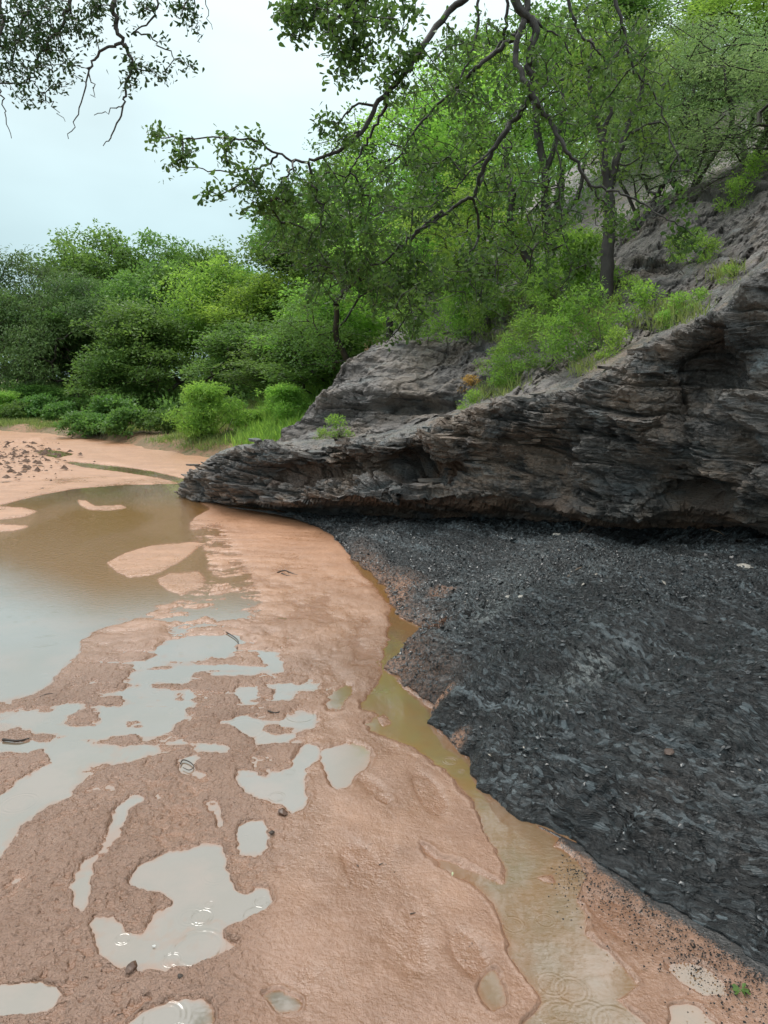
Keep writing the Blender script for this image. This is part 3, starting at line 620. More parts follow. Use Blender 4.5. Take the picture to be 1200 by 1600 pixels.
# ------------------------------------------------------------------ cliff
# columns: px ; base(py,Y) ; lip(py,Y) ; mid1 ; mid2 ; top edge
COLS = [
 # px    base         notch back     lip           low face      mid face       high face      top edge       behind
 (278, (780, 10.0), (778, 10.05), (777, 9.95), (774, 9.95), (771, 10.0), (768, 10.05), (765, 10.1), (763, 10.5)),
 (300, (788, 9.65), (786, 9.85), (782, 9.5), (770, 9.45), (756, 9.5), (746, 9.6), (740, 9.75), (738, 10.6)),
 (340, (798, 9.25), (792, 9.45), (788, 9.0), (766, 8.95), (742, 9.0), (722, 9.15), (712, 9.35), (706, 10.6)),
 (400, (806, 8.75), (798, 9.05), (790, 8.35), (768, 8.35), (740, 8.5), (716, 8.6), (700, 8.8), (690, 10.0)),
 (470, (814, 8.25), (800, 8.7), (786, 7.85), (765, 7.9), (738, 8.2), (712, 8.1), (692, 8.3), (686, 9.6)),
 (540, (821, 7.75), (804, 8.3), (780, 7.35), (764, 7.4), (735, 7.85), (706, 7.6), (686, 7.85), (680, 9.2)),
 (620, (828, 7.15), (808, 7.85), (776, 6.85), (762, 6.85), (732, 7.35), (700, 7.0), (676, 7.3), (668, 8.8)),
 (700, (822, 6.95), (803, 7.5), (776, 6.6), (762, 6.55), (730, 6.95), (690, 6.65), (656, 6.95), (648, 8.4)),
 (760, (823, 6.6), (806, 7.1), (782, 6.3), (764, 6.25), (724, 6.5), (670, 6.4), (636, 6.65), (624, 8.1)),
 (830, (828, 6.2), (812, 6.7), (786, 6.0), (768, 5.95), (718, 6.1), (655, 6.1), (618, 6.35), (600, 7.7)),
 (900, (836, 5.85), (822, 6.3), (802, 5.65), (776, 5.55), (716, 5.7), (650, 5.75), (604, 6.0), (580, 7.3)),
 (930, (840, 5.7), (828, 6.1), (808, 5.5), (776, 5.4), (714, 5.55), (648, 5.55), (588, 5.75), (560, 7.1)),
 (1000, (845, 5.4), (832, 5.75), (808, 5.2), (776, 5.1), (712, 5.25), (635, 5.2), (556, 5.45), (528, 6.8)),
 (1060, (849, 5.15), (832, 5.7), (786, 5.1), (740, 4.95), (690, 4.95), (625, 5.15), (530, 5.2), (500, 6.5)),
 (1110, (852, 4.95), (836, 5.5), (792, 4.9), (748, 4.7), (680, 4.75), (600, 5.1), (508, 5.0), (470, 6.3)),
 (1160, (858, 4.75), (840, 5.2), (806, 4.6), (756, 4.45), (680, 4.5), (570, 4.85), (474, 4.8), (430, 6.1)),
 (1210, (864, 4.55), (846, 4.95), (814, 4.4), (756, 4.25), (670, 4.25), (550, 4.5), (440, 4.6), (390, 5.9)),
 (1350, (888, 4.1), (870, 4.4), (836, 3.95), (770, 3.85), (660, 3.9), (500, 4.05), (360, 4.2), (300, 5.6)),
 (1560, (925, 3.6), (905, 3.8), (860, 3.5), (770, 3.4), (620, 3.5), (420, 3.7), (240, 3.9), (180, 5.3)),
]
def bez(rows, n):
    """Catmull-Rom through control rows -> n samples"""
    rows = np.asarray(rows, float); m = len(rows)
    p = np.vstack([2 * rows[0] - rows[1], rows, 2 * rows[-1] - rows[-2]]) if rows.ndim == 2 else np.concatenate([(2 * rows[0] - rows[1])[None], rows, (2 * rows[-1] - rows[-2])[None]])
    t = n if isinstance(n, np.ndarray) else np.linspace(0, m - 1, n)
    i = np.minimum(t.astype(int), m - 2); f = (t - i)
    sh = (-1,) + (1,) * (rows.ndim - 1); f = f.reshape(sh)
    a, b, c, d = p[i], p[i + 1], p[i + 2], p[i + 3]
    return 0.5 * ((2 * b) + (-a + c) * f + (2 * a - 5 * b + 4 * c - d) * f ** 2 + (-a + 3 * b - 3 * c + d) * f ** 3)
def strata(P, al, q0, seed, k=1.0):
    """blocky layered relief (metres)"""
    q = q0 + 0.07 * fbm(P[:, 0] * .9, P[:, 1] * .9, P[:, 2] * .9, octv=3, seed=seed)
    zi = np.zeros(len(q), np.int64); r = 0
    where = sstep(-0.35, 0.25, fbm(P[:, 0] * 1.7, P[:, 1] * 1.7, P[:, 2] * 2.4, octv=3, seed=seed + 50))     # bedding shows in some places more than in others
    for th, wb, A, sd, jo in ((0.21, 0.42, 0.110, 1, .5), (0.095, 0.20, 0.080, 2, .6), (0.045, 0.10, 0.042, 3, .5), (0.020, 0.05, 0.014, 4, .3)):
        qq = q + th * 0.35 * fbm(al * .6 / wb, P[:, 2] * 0.5 / wb, octv=2, seed=seed + sd + 20)
        kk = np.floor(qq / th); f = qq / th - kk; ki = kk.astype(np.int64)
        a = al / wb + 9.0 * _h(ki, zi, zi, seed + sd) + 0.35 * fbm(al * 2 / wb, qq * 2 / wb, octv=2, seed=seed + sd + 30)
        ai = np.floor(a).astype(np.int64); g = a - ai
        b0 = _h(ai, ki, zi, seed + sd + 5) * 2 - 1; b1 = vnoise(kk * 5.3, al * .7 / wb, seed=seed + sd + 7)
        edge = np.minimum(g, 1 - g)
        tilt = (f - .5) * (0.5 * _h(ai, ki, zi, seed + sd + 8)) + (g - .5) * (_h(ai, ki, zi, seed + sd + 9) - .5) * .8
        w_ = where if sd > 1 else 1.0
        r = r + A * ((0.6 * b0 + 0.4 * b1 + tilt) * (0.35 + 0.65 * w_) - 0.5 * np.exp(-f / 0.13) * (0.3 + 0.7 * w_) - jo * 0.4 * np.exp(-edge / 0.06) * (b0 > -.3))
    return r * k
mat_cl = mat_rock('wet_dark_shale', (0.118, 0.123, 0.127), (0.235, 0.208, 0.186), (0.245, 0.182, 0.138), 0.36)
def build_cliff():
    ctrl = np.array([[at(c[0], p[0], p[1]) for p in c[1:]] for c in COLS])       # cols x rows x 3
    ctrl[:, 0, 2] -= 0.12
    pxc = np.array([c[0] for c in COLS], float)
    nc = 860
    # uniform along world length
    ln = np.r_[0, np.cumsum(np.linalg.norm(np.diff(ctrl[:, 3], axis=0), axis=1))]
    tcol = np.interp(np.linspace(0, ln[-1], nc), ln, np.arange(len(COLS)))
    C = bez(ctrl, tcol)                                                           # nc x 8 x 3
    trow = np.concatenate([np.linspace(0, 2, 40, endpoint=False), np.linspace(2, 6, 240, endpoint=False), np.linspace(6, 7, 46)])
    S = bez(C.transpose(1, 0, 2), trow)                                           # nr x nc x 3
    nr = len(trow)
    V = S.reshape(-1, 3).copy()
    # outward normal of the smooth sheet
    dU = np.gradient(S, axis=1); dV = np.gradient(S, axis=0); Nn = np.cross(dU, dV); Nn /= np.maximum(np.linalg.norm(Nn, axis=2, keepdims=True), 1e-9)
    Nn = Nn.reshape(-1, 3)
    Nn *= np.sign((Nn * np.array([-0.5, -0.8, 0.25])).sum(1).mean())
    al = V[:, 0] * 0.75 - V[:, 1] * 0.66
    TR = np.repeat(trow[:, None], nc, 1).ravel(); TC = np.repeat(np.interp(tcol, np.arange(len(pxc)), pxc)[None, :], nr, 0).ravel()
    H = Nn.copy(); H[:, 2] *= 0.35; H /= np.maximum(np.linalg.norm(H, axis=1, keepdims=True), 1e-6)
    face = sstep(1.7, 2.1, TR) * sstep(6.9, 6.1, TR)
    ledge = sstep(5.8, 6.3, TR)
    q0 = V[:, 2] + 0.10 * al * 0.6
    r = strata(V, al, q0, 100) * (0.35 + 0.75 * face) * (1 - 0.75 * ledge)
    big = 0.24 * fbm(V[:, 0] * 1.3, V[:, 1] * 1.3, V[:, 2] * 1.6, octv=3, seed=120) + 0.11 * fbm(V[:, 0] * 4, V[:, 1] * 4, V[:, 2] * 5, octv=5, seed=130, gain=.58)
    rg = 1 - np.abs(fbm(V[:, 0] * 3, V[:, 1] * 3, V[:, 2] * 4.5, octv=4, seed=140)); big += 0.06 * (rg - 0.75)
    fall = sstep(278, 330, TC)
    big *= 0.4 + 0.6 * fall
    # hollows (px, py in photo = positions on this face)
    px, py = photo_px(V[:, 0], V[:, 1], V[:, 2])
    hol = 0; patch = np.zeros(len(V))
    for (cx, cy, rx, ry, dp, pc) in ((660, 728, 62, 20, .28, .95), (470, 738, 70, 14, .16, .5), (405, 752, 26, 10, .10, .5), (570, 725, 40, 28, .10, .3), (1105, 560, 48, 36, .22, .15),
                                 (1010, 760, 45, 40, .18, 0), (1090, 775, 50, 24, .28, 0), (960, 740, 30, 40, .08, 0), (1150, 690, 26, 60, .2, 0), (855, 700, 60, 30, .06, 0), (820, 792, 80, 14, .12, .2), (1140, 530, 26, 22, .12, .4)):
        qq = ((px - cx) / rx) ** 2 + ((py - cy) / ry) ** 2; g = np.exp(-qq * qq * 0.9) * (TR > 1.8) * (TR < 6.2)
        hol = hol - dp * g; patch = patch + pc * g * sstep(-0.2, 0.3, fbm(V[:, 0] * 5, V[:, 1] * 5, V[:, 2] * 5, octv=3, seed=150))
    # vertical crack and joint
    for (x1, y1, x2, y2, wd, dp) in ((585, 722, 590, 770, 1.6, .12), (632, 392, 640, 480, 2, 0), (915, 600, 922, 690, 3, .05), (1062, 560, 1075, 700, 4, .10), (935, 720, 942, 800, 3, .06)):
        cxl = x1 + (x2 - x1) * (py - y1) / (y2 - y1) + 3 * vnoise(py / 12.0, py * 0, seed=3)
        hol = hol - dp * np.exp(-((px - cxl) / wd) ** 2) * sstep(y1 - 4, y1 + 4, py) * sstep(y2 + 4, y2 - 4, py) * (TR < 6.2)
    V += H * (r + big * (0.25 + 0.75 * face) * (1 - 0.6 * ledge) + hol)[:, None]
    V[:, 2] += ledge * (0.035 * fbm(V[:, 0] * 4, V[:, 1] * 4, octv=5, seed=160) - 0.02) + 0.012 * fbm(V[:, 0] * 16, V[:, 1] * 16, V[:, 2] * 16, octv=3, seed=161)
    V[:, :2] += (0.012 * vnoise(V[:, 0] * 40, V[:, 1] * 40, V[:, 2] * 60, seed=170))[:, None] * np.array([[-.5, -.8]])
    o = mk('cliff', V, grid_faces(nr, nc), mat_cl, smooth=False, attrs={'patch': np.clip(patch + .75 * sstep(2.1, 1.6, TR) * sstep(500, 640, TC) * sstep(-.3, .2, fbm(V[:, 0] * 2, V[:, 1] * 2, V[:, 2] * 4, octv=3, seed=151)), 0, 1)})
    tag(o, 'low overhanging cliff of dark layered shale above the black slope', kind='structure')
    return o, V.reshape(nr, nc, 3), H.reshape(nr, nc, 3), trow
cliff, CV, CH, CT = build_cliff()

def slabs():
    rng = np.random.default_rng(11); metas = []
    for k in range(7):
        n = rng.integers(6, 9); a = np.sort(rng.random(n) * 6.283 * 0.3 + np.arange(n) * 6.283 / n); rr = 0.6 + 0.45 * rng.random(n)
        top = np.stack([np.cos(a) * rr * 0.5, np.sin(a) * rr * 0.32, 0.09 + 0.03 * rng.random(n)], 1)
        bot = np.stack([np.cos(a) * rr * 0.46, np.sin(a) * rr * 0.28, -0.09 - 0.03 * rng.random(n)], 1)
        V = np.vstack([top, bot, [[0, 0, 0.11]], [[0, 0, -0.1]]]); F = []
        for i in range(n):
            j = (i + 1) % n; F += [(i, j, 2 * n), (j, i, i + n), (j, i + n, j + n), (j + n, i + n, 2 * n + 1)]
        metas.append(mk('shale_slab', V, F, mat_cl, link=False, attrs={'patch': np.zeros(len(V))}))
    rows = np.where((CT > 2.0) & (CT < 6.3))[0]
    for k in range(290):
        i = rng.choice(rows); j = rng.integers(40, CV.shape[1] - 160)
        if rng.random() < 0.55: i = rng.choice(np.where(((CT > 2.0) & (CT < 2.8)) | ((CT > 5.5) & (CT < 6.25)))[0])
        p = CV[i, j]; h = CH[i, j]
        o = obj('shale_slab', metas[rng.integers(7)], cliff)
        s = 0.08 + 0.20 * rng.random() ** 1.8
        o.location = p + h * s * 0.06
        yaw = math.atan2(0.66, -0.75) + rng.normal(0, .5)
        o.rotation_euler = (rng.normal(0, .12), rng.normal(0, .10), yaw); th = 0.9 if s > .16 else 1.3
        o.scale = (s * 1.25, s, s * th * (0.35 + 0.5 * rng.random()))
slabs()

# ------------------------------------------------------------------ hillside above the cliff
HILL = [
 [(400,716,9.2),(500,700,8.9),(600,692,8.4),(700,668,7.9),(750,643,7.6),(830,618,6.9),(920,596,6.5),(1000,560,6.2),(1080,530,5.7),(1200,455,5.2),(1400,345,4.9),(1600,240,4.6)],
 [(432,694,9.7),(515,676,9.5),(600,668,9.2),(700,648,8.8),(765,615,8.4),(840,590,7.8),(920,566,7.3),(1000,525,7.0),(1080,485,6.6),(1200,402,6.2),(1400,292,5.8),(1600,190,5.6)],
 [(448,672,10.0),(530,652,9.8),(610,648,9.6),(695,640,9.3),(770,596,8.9),(850,560,8.3),(925,540,7.9),(1000,500,7.6),(1080,455,7.3),(1200,378,6.9),(1400,268,6.5),(1600,170,6.2)],
 [(482,636,10.3),(545,612,9.95),(615,606,9.8),(690,604,9.7),(775,566,9.3),(850,528,8.9),(925,508,8.5),(1000,466,8.2),(1080,425,7.9),(1200,352,7.4),(1400,244,7.1),(1600,150,6.9)],
 [(512,600,10.7),(565,585,10.5),(630,578,10.4),(705,572,10.3),(785,530,10.0),(860,495,9.6),(930,470,9.2),(1005,430,8.9),(1085,390,8.6),(1205,318,8.2),(1400,212,7.9),(1600,120,7.7)],
 [(540,568,11.1),(595,550,11.1),(655,545,11.1),(725,528,11.1),(800,485,11.0),(870,445,10.7),(935,410,10.4),(1010,362,10.1),(1085,322,9.7),(1205,265,9.4),(1400,160,9.0),(1600,70,8.8)],
 [(588,548,11.9),(625,534,11.9),(675,522,12.0),(740,495,12.1),(810,450,12.1),(880,408,11.9),(940,370,11.6),(1010,322,11.4),(1085,290,11.2),(1205,235,10.8),(1400,125,10.4),(1600,40,10.0)],
]
def build_hill():
    G = np.array([[at(*p) for p in row] for row in HILL])          # rows x cols x 3
    up = [G]
    last = G[-1]
    for (dx, dy, dz) in ((0.5, 3, 0.7), (1.5, 8, 2.6), (3, 18, 5.0), (6, 45, 7.5)):
        up.append((last + np.array([dx, dy, dz]))[None])
    G = np.concatenate(up)
    left = G[:, :1] + np.array([-0.10, 0.9, -0.8]); left2 = G[:, :1] + np.array([-0.6, 2.4, -3.4])
    G = np.concatenate([left2, left, G], 1)
    nr, nc = 300, 560
    rows = np.concatenate([np.linspace(0, 6, 260, endpoint=False), np.linspace(6, G.shape[0] - 1, 40)])
    cols = np.concatenate([np.linspace(0, 2, 40, endpoint=False), np.linspace(2, G.shape[1] - 1, nc - 40)])
    cols = cols[cols < G.shape[1] - 1.5]
    S = bez(bez(G, rows).transpose(1, 0, 2), cols).transpose(1, 0, 2)
    nr, nc = S.shape[:2]; V = S.reshape(-1, 3).copy()
    RW = np.repeat(rows[:, None], nc, 1).ravel()
    al = V[:, 0] * 0.75 - V[:, 1] * 0.66
    q0 = V[:, 2] + 0.05 * al
    near = sstep(7.5, 5.5, RW)
    H = np.array([-0.45, -0.85, 0.25])
    outc = sstep(900, 720, photo_px(V[:, 0], V[:, 1], V[:, 2])[0])
    r = strata(V, al, q0, 300) * (1.0 - 0.2 * outc) + 0.20 * fbm(V[:, 0] * 1.5, V[:, 1] * 1.5, V[:, 2] * 2, octv=4, seed=310) * (0.5 + outc) + 0.05 * fbm(V[:, 0] * 6, V[:, 1] * 6, V[:, 2] * 9, octv=4, seed=320)
    px, py = photo_px(V[:, 0], V[:, 1], V[:, 2])
    # overhanging shadow notch in the upper outcrop and the ledges on the right
    for (cx, cy, rx, ry, dp) in ((640, 634, 60, 11, .30), (660, 616, 45, 5, -.10), (560, 612, 20, 14, .12), (470, 665, 30, 10, .10), (700, 560, 30, 14, .08), (1020, 415, 45, 8, .14), (1120, 308, 50, 7, .22), (1180, 290, 30, 5, -.12), (1010, 440, 40, 6, -.1), (1195, 420, 12, 16, .3)):
        qq = ((px - cx) / rx) ** 2 + ((py - cy) / ry) ** 2; r = r - dp * np.exp(-qq * qq)
    V += H[None] * (r * near)[:, None]
    V[:, 2] += 0.02 * fbm(V[:, 0] * 12, V[:, 1] * 12, octv=3, seed=330) * near
    m = mat_rock('weathered_shale', (0.140, 0.130, 0.125), (0.210, 0.192, 0.183), (0.210, 0.175, 0.148), 0.6, 0.8)
    o = mk('hillside', V, grid_faces(nr, nc), m, smooth=False, attrs={'patch': np.zeros(len(V))})
    tag(o, 'weathered grey shale hillside rising behind the cliff edge', kind='structure')
    return S
HS = build_hill()

# ------------------------------------------------------------------ earth and grass bank, ground to the horizon
BEX = np.array([-60, -25, -11.9, -7.2, -3.9, -3.0, -2.0, 0, 5, 12]); BEY = np.array([34, 26.5, 22.6, 18.8, 15.0, 14.2, 13.3, 12.2, 10.5, 10.])
def bank_z(x, y):
    x = np.asarray(x, float); y = np.asarray(y, float)
    e = np.interp(x, BEX, BEY); d = y - e
    sl = np.interp(x, [-30, -9, -5, -1.5, 4, 10], [.015, .03, .06, .20, .34, .40])
    z = np.where(d > 0, 0.16 * sstep(0, 0.7, d) + sl * d, d * 0.3)
    return np.minimum(z, 9 + 0.03 * d) - 0.0
def build_bank():
    ys = np.geomspace(10, 70, 240); us = np.linspace(-1.0, 0.9, 360)
    U, Yg = np.meshgrid(us, ys); X = (U * Yg).ravel(); Y = Yg.ravel()
    e = np.interp(X, BEX, BEY)
    z = bank_z(X, Y + 0.35 * fbm(X * 1.5, Y * 1.5, octv=3, seed=401)) + 0.06 * fbm(X * 2, Y * 2, octv=4, seed=402) * (Y > e)
    z = np.where((X > 0.5) & (Y < 13), z - 1.0, z)
    m = mat_ground('bank_earth', (0.34, 0.19, 0.115), (0.20, 0.14, 0.075), (0.10, 0.12, 0.035))
    o = mk('earth_bank', np.stack([X, Y, z], 1), grid_faces(240, 360), m, smooth=True)
    tag(o, 'low earth bank with patches of grass edging the sandy stream bed', kind='structure')
    o = mk('ground', [(-900, -300, -0.25), (900, -300, -0.25), (900, 1500, -0.25), (-900, 1500, -0.25)], [(0, 1, 2, 3)], mat_ground('ground_soil', (0.20, 0.12, 0.07), (0.14, 0.11, 0.05), (0.09, 0.10, 0.035)))
    tag(o, 'reddish soil of the land around the stream', kind='structure')
build_bank()

# ------------------------------------------------------------------ plants
def nrm(v): return v / np.maximum(np.linalg.norm(v, axis=-1, keepdims=True), 1e-9)
SHAPES = {
 'diamond': (np.array([(0, 0, 0), (-.5, .45, .10), (0, 1, 0), (.5, .45, .10)]), np.array([(0, 2, 1), (0, 3, 2)])),
 'obovate': (np.array([(0, 0, 0), (-.34, .45, .06), (-.42, .78, .08), (0, 1, 0), (.42, .78, .08), (.34, .45, .06)]), np.array([(0, 3, 1), (1, 3, 2), (0, 5, 3), (5, 4, 3)])),
 'blade': (np.array([(-.5, 0, 0), (.5, 0, 0), (.3, .6, .06), (0, 1, .22)]), np.array([(0, 1, 2), (0, 2, 3)])),
}
def leaf_mesh(P, D, UP, ln, wd, shape):
    """P base, D direction, UP approximate normal"""
    sv, sf = SHAPES[shape]; n = len(P); k = len(sv)
    D = nrm(D); S = nrm(np.cross(D, UP)); Nn = np.cross(S, D)
    V = P[:, None] + S[:, None] * (sv[None, :, 0:1] * wd[:, None, None]) + D[:, None] * (sv[None, :, 1:2] * ln[:, None, None]) + Nn[:, None] * (sv[None, :, 2:3] * ln[:, None, None])
    F = sf[None] + np.arange(n)[:, None, None] * k
    return V.reshape(-1, 3), F.reshape(-1, 3), k
def tubes(A, B, ra, rb, sides=5):
    n = len(A); D = nrm(B - A); ref = np.where(np.abs(D[:, 2:3]) > 0.9, np.array([[1., 0, 0]]), np.array([[0, 0, 1.]]))
    S = nrm(np.cross(D, ref)); T = np.cross(D, S); a = np.arange(sides) * 2 * np.pi / sides
    ring = np.cos(a)[None, :, None] * S[:, None] + np.sin(a)[None, :, None] * T[:, None]
    V = np.concatenate([A[:, None] - D[:, None] * ra[:, None, None] * .3 + ring * ra[:, None, None], B[:, None] + ring * rb[:, None, None]], 1).reshape(-1, 3)
    i = np.arange(sides); j = (i + 1) % sides
    q = np.stack([i, j, j + sides, i + sides], 1)
    return V, (q[None] + np.arange(n)[:, None, None] * 2 * sides).reshape(-1, 4)
def sweep(P, r, sides=10, seed=0):
    P = np.asarray(P, float); n = len(P); Tn = nrm(np.gradient(P, axis=0)); S = np.zeros_like(P)
    a = np.array([1., 0, 0]) if abs(Tn[0, 0]) < .8 else np.array([0, 1., 0])
    for i in range(n):
        a = a - Tn[i] * (a @ Tn[i]); a /= np.linalg.norm(a); S[i] = a
    B = np.cross(Tn, S); an = np.arange(sides) * 2 * np.pi / sides
    k = 1 + .13 * vnoise(np.cos(an)[None, :] * 1.5 + np.arange(n)[:, None] * .35, np.sin(an)[None, :] * 1.5 + seed, seed=5)
    V = P[:, None] + (np.cos(an)[None, :, None] * S[:, None] + np.sin(an)[None, :, None] * B[:, None]) * (np.asarray(r)[:, None] * k)[..., None]
    i = np.arange(n - 1)[:, None] * sides; j = np.arange(sides)[None, :]; j2 = (j + 1) % sides
    F = np.stack([i + j, i + j2, i + sides + j2, i + sides + j], -1).reshape(-1, 4)
    cap = np.array([[(n - 1) * sides + q, (n - 1) * sides + q + 1, (n - 1) * sides + sides - 2 - q, (n - 1) * sides + sides - 1 - q] for q in range(sides // 2 - 1)])
    return V.reshape(-1, 3), np.vstack([F, cap])
def grow(tips, start, parent, rng, seg=0.25, wob=0.12, bias=0.15, droop=0.0):
    """join each tip to the nearest node already there"""
    cap = len(start) + len(tips) * 14 + 50
    Nn = np.zeros((cap, 3)); par = np.full(cap, -1); pl = np.zeros(cap); n = len(start)
    Nn[:n] = start; par[:n] = parent
    for i in range(n):
        if par[i] >= 0: pl[i] = pl[par[i]] + np.linalg.norm(Nn[i] - Nn[par[i]])
    d0 = np.min(np.linalg.norm(tips[:, None] - start[None], axis=2), axis=1)
    tipn = np.zeros(len(tips), int); base_n = n
    for ti in np.argsort(d0):
        p = tips[ti]; d = np.linalg.norm(Nn[:n] - p, axis=1) + bias * pl[:n]
        k = int(np.argmin(d)); a = Nn[k]; L_ = np.linalg.norm(p - a); m = int(min(10, max(1, round(L_ / seg)))); last = k
        for s in range(1, m + 1):
            f = s / m; q = a + (p - a) * f
            if s < m: q = q + rng.normal(0, wob * L_ / m * 0.8, 3) + np.array([0, 0, droop * L_ * 4 * f * (1 - f)])
            Nn[n] = q; par[n] = last; pl[n] = pl[last] + L_ / m; last = n; n += 1
            if n >= cap: break
        tipn[ti] = last
    return Nn[:n], par[:n], tipn, base_n
def radii(Nn, par, r_tip, r_max, expo=0.5):
    n = len(Nn); c = np.zeros(n); ch = np.zeros(n, int)
    for i in range(n):
        if par[i] >= 0: ch[par[i]] += 1
    c[ch == 0] = 1
    for i in range(n - 1, -1, -1):
        if par[i] >= 0: c[par[i]] += c[i]
    return np.minimum(r_tip * c ** expo, r_max)
def leaves_at(C, rad, n_per, ln, wd, shape, rng, flat=0.6, up=0.9, droop=0.0, ctint=None, outward=None):
    """leaf clusters round points C"""
    k = len(C); n = k * n_per
    g = rng.normal(0, 1, (k, n_per, 3)); g = nrm(g) * (rng.random((k, n_per, 1)) ** 0.45) * np.array([1, 1, flat])
    P = (C[:, None] + g * np.asarray(rad).reshape(-1, 1, 1)).reshape(-1, 3)
    D = nrm(g.reshape(-1, 3) + rng.normal(0, .55, (n, 3)) + np.array([0, 0, -droop]))
    U = nrm(rng.normal(0, 1, (n, 3)) * (1 - up * .6) + np.array([0, 0, up]))
    U = np.where(np.abs((U * D).sum(1, keepdims=True)) > .97, np.array([[1., 0, 0]]), U)
    l = ln * (0.65 + 0.7 * rng.random(n)); w_ = l * wd
    V, F, kk = leaf_mesh(P, D, U, l, w_, shape)
    ct = rng.random(k) if ctint is None else ctint
    r = np.clip(np.repeat(ct, n_per) * .65 + rng.random(n) * .35, 0, 1); v = np.clip(0.5 + rng.normal(0, .16, n), 0, 1)
    T = np.repeat(np.stack([r, v, r], 1), kk, 0)
    return V, F, T
def crown_tips(lobes, n, rng, gap=0.0, seed=0):
    lobes = np.asarray(lobes, float); vol = lobes[:, 3] * lobes[:, 4] * lobes[:, 5]; vol = vol ** .75; pick = rng.choice(len(lobes), n * 3, p=vol / vol.sum())
    d = nrm(rng.normal(0, 1, (n * 3, 3))); r = 0.45 + 0.55 * rng.random((n * 3, 1)) ** .6; r = r * np.where(rng.random((n * 3, 1)) < .24, 1.38, 1.0)
    P = lobes[pick, :3] + d * r * lobes[pick, 3:]
    kf = 6.0 / (np.ptp(P[:, 2]) + .01); keep = fbm(P[:, 0] * kf, P[:, 1] * kf, P[:, 2] * kf, octv=2, seed=seed) > gap
    keep &= P[:, 2] > 0.02
    return P[keep][:n]
BARKD = mat_bark('dark_bark', (0.028, 0.023, 0.019), (0.055, 0.046, 0.038))
BARKG = mat_bark('grey_bark', (0.060, 0.055, 0.048), (0.115, 0.105, 0.090))
BARKH = mat_bark('wet_limb_bark', (0.018, 0.016, 0.014), (0.048, 0.043, 0.038))
LEAF = {
 'hmid': mat_leaf('hillside_leaf', (0.065, 0.135, 0.030), (0.170, 0.290, 0.065), .45),
 'hbright': mat_leaf('hillside_light_leaf', (0.080, 0.150, 0.035), (0.190, 0.290, 0.075), .42),
 'mid': mat_leaf('mid_green_leaf', (0.075, 0.145, 0.036), (0.190, 0.300, 0.080), .42),
 'dark': mat_leaf('dark_grey_green_leaf', (0.058, 0.110, 0.038), (0.155, 0.230, 0.080), .38),
 'bright': mat_leaf('bright_green_leaf', (0.120, 0.225, 0.045), (0.300, 0.430, 0.100), .50),
 'willow': mat_leaf('grey_green_leaf', (0.100, 0.165, 0.060), (0.240, 0.330, 0.135), .40),
 'hang': mat_leaf('overhang_leaf', (0.042, 0.092, 0.028), (0.125, 0.215, 0.055), .48, .42),
 'sil': mat_leaf('thin_crown_leaf', (0.022, 0.045, 0.016), (0.050, 0.085, 0.025), .25, .4),
 'dry': mat_leaf('dry_orange_leaf', (0.36, 0.17, 0.055), (0.50, 0.30, 0.10), .3),
 'grass': mat_leaf('grass_blade', (0.10, 0.15, 0.04), (0.26, 0.29, 0.10), .4),
}
def plant_meshes(lobes, n_tip, per, rad, ln, wd, leafkey, seed, trunk_h=1.0, r_tip=.008, r_max=.16, stems=1, gap=-.25, flat=.6, droop=0., shape='diamond', bark=BARKD, lean=(0, 0), up=.8, seg=.35, wob=.14, bendup=0.12, limit=0):
    rng = np.random.default_rng(seed); tips = crown_tips(lobes, n_tip, rng, gap, seed)
    cen = np.average(np.asarray(lobes)[:, :3], axis=0)
    st, pa = [], []
    for s in range(stems):
        b = np.array([0, 0, -0.15]) + rng.normal(0, .004, 3); top = np.array([cen[0] * .5 + lean[0] + rng.normal(0, .12 * stems), cen[1] * .5 + lean[1] + rng.normal(0, .12 * stems), trunk_h])
        m = max(2, int(trunk_h / .4)); i0 = len(st)
        for k in range(m + 1):
            f = k / m; st.append(b + (top - b) * f + (rng.normal(0, .05 * trunk_h / m, 3) if 0 < k < m else 0)); pa.append((0 if s else -1) if k == 0 else i0 + k - 1)
    Nn, par, tn, bn = grow(tips, np.array(st), np.array(pa), rng, seg, wob, .15, bendup)
    r = radii(Nn, par, r_tip, r_max)
    e = np.where(par >= 0)[0]
    if limit: e = e[r[e] > limit]
    V, F = tubes(Nn[par[e]], Nn[e], np.minimum(r[par[e]], r[e] * 1.35), r[e])
    tm = mk('trunk', V, F, bark, smooth=True, link=False)
    c = np.clip(.5 + .9 * fbm(tips[:, 0] * .8, tips[:, 1] * .8, tips[:, 2] * .8, octv=2, seed=seed + 5) + rng.normal(0, .12, len(tips)) + .18 * (tips[:, 2] - tips[:, 2].mean()) / (np.ptp(tips[:, 2]) + .1), 0, 1)
    LV, LF, LT = leaves_at(tips, rad * (.7 + .6 * rng.random(len(tips))), per, ln, wd, shape, rng, flat, up, droop, c)
    lm = mk('crown', LV, LF, LEAF[leafkey], colr=LT, link=False)
    return tm, lm
PROTO = {}
def place(kind, x, y, z, s, rot, label, cat, group=None, name='tree', sz=None):
    tm, lm = PROTO[kind]; r = thing(name, (x, y, z), label, cat, group); r.rotation_euler = (0, 0, rot); r.scale = (s, s, sz or s)
    o = obj('trunk' if name.endswith('tree') else 'stem', tm, r); o2 = obj('crown' if name.endswith('tree') else 'foliage', lm, r)
    return r
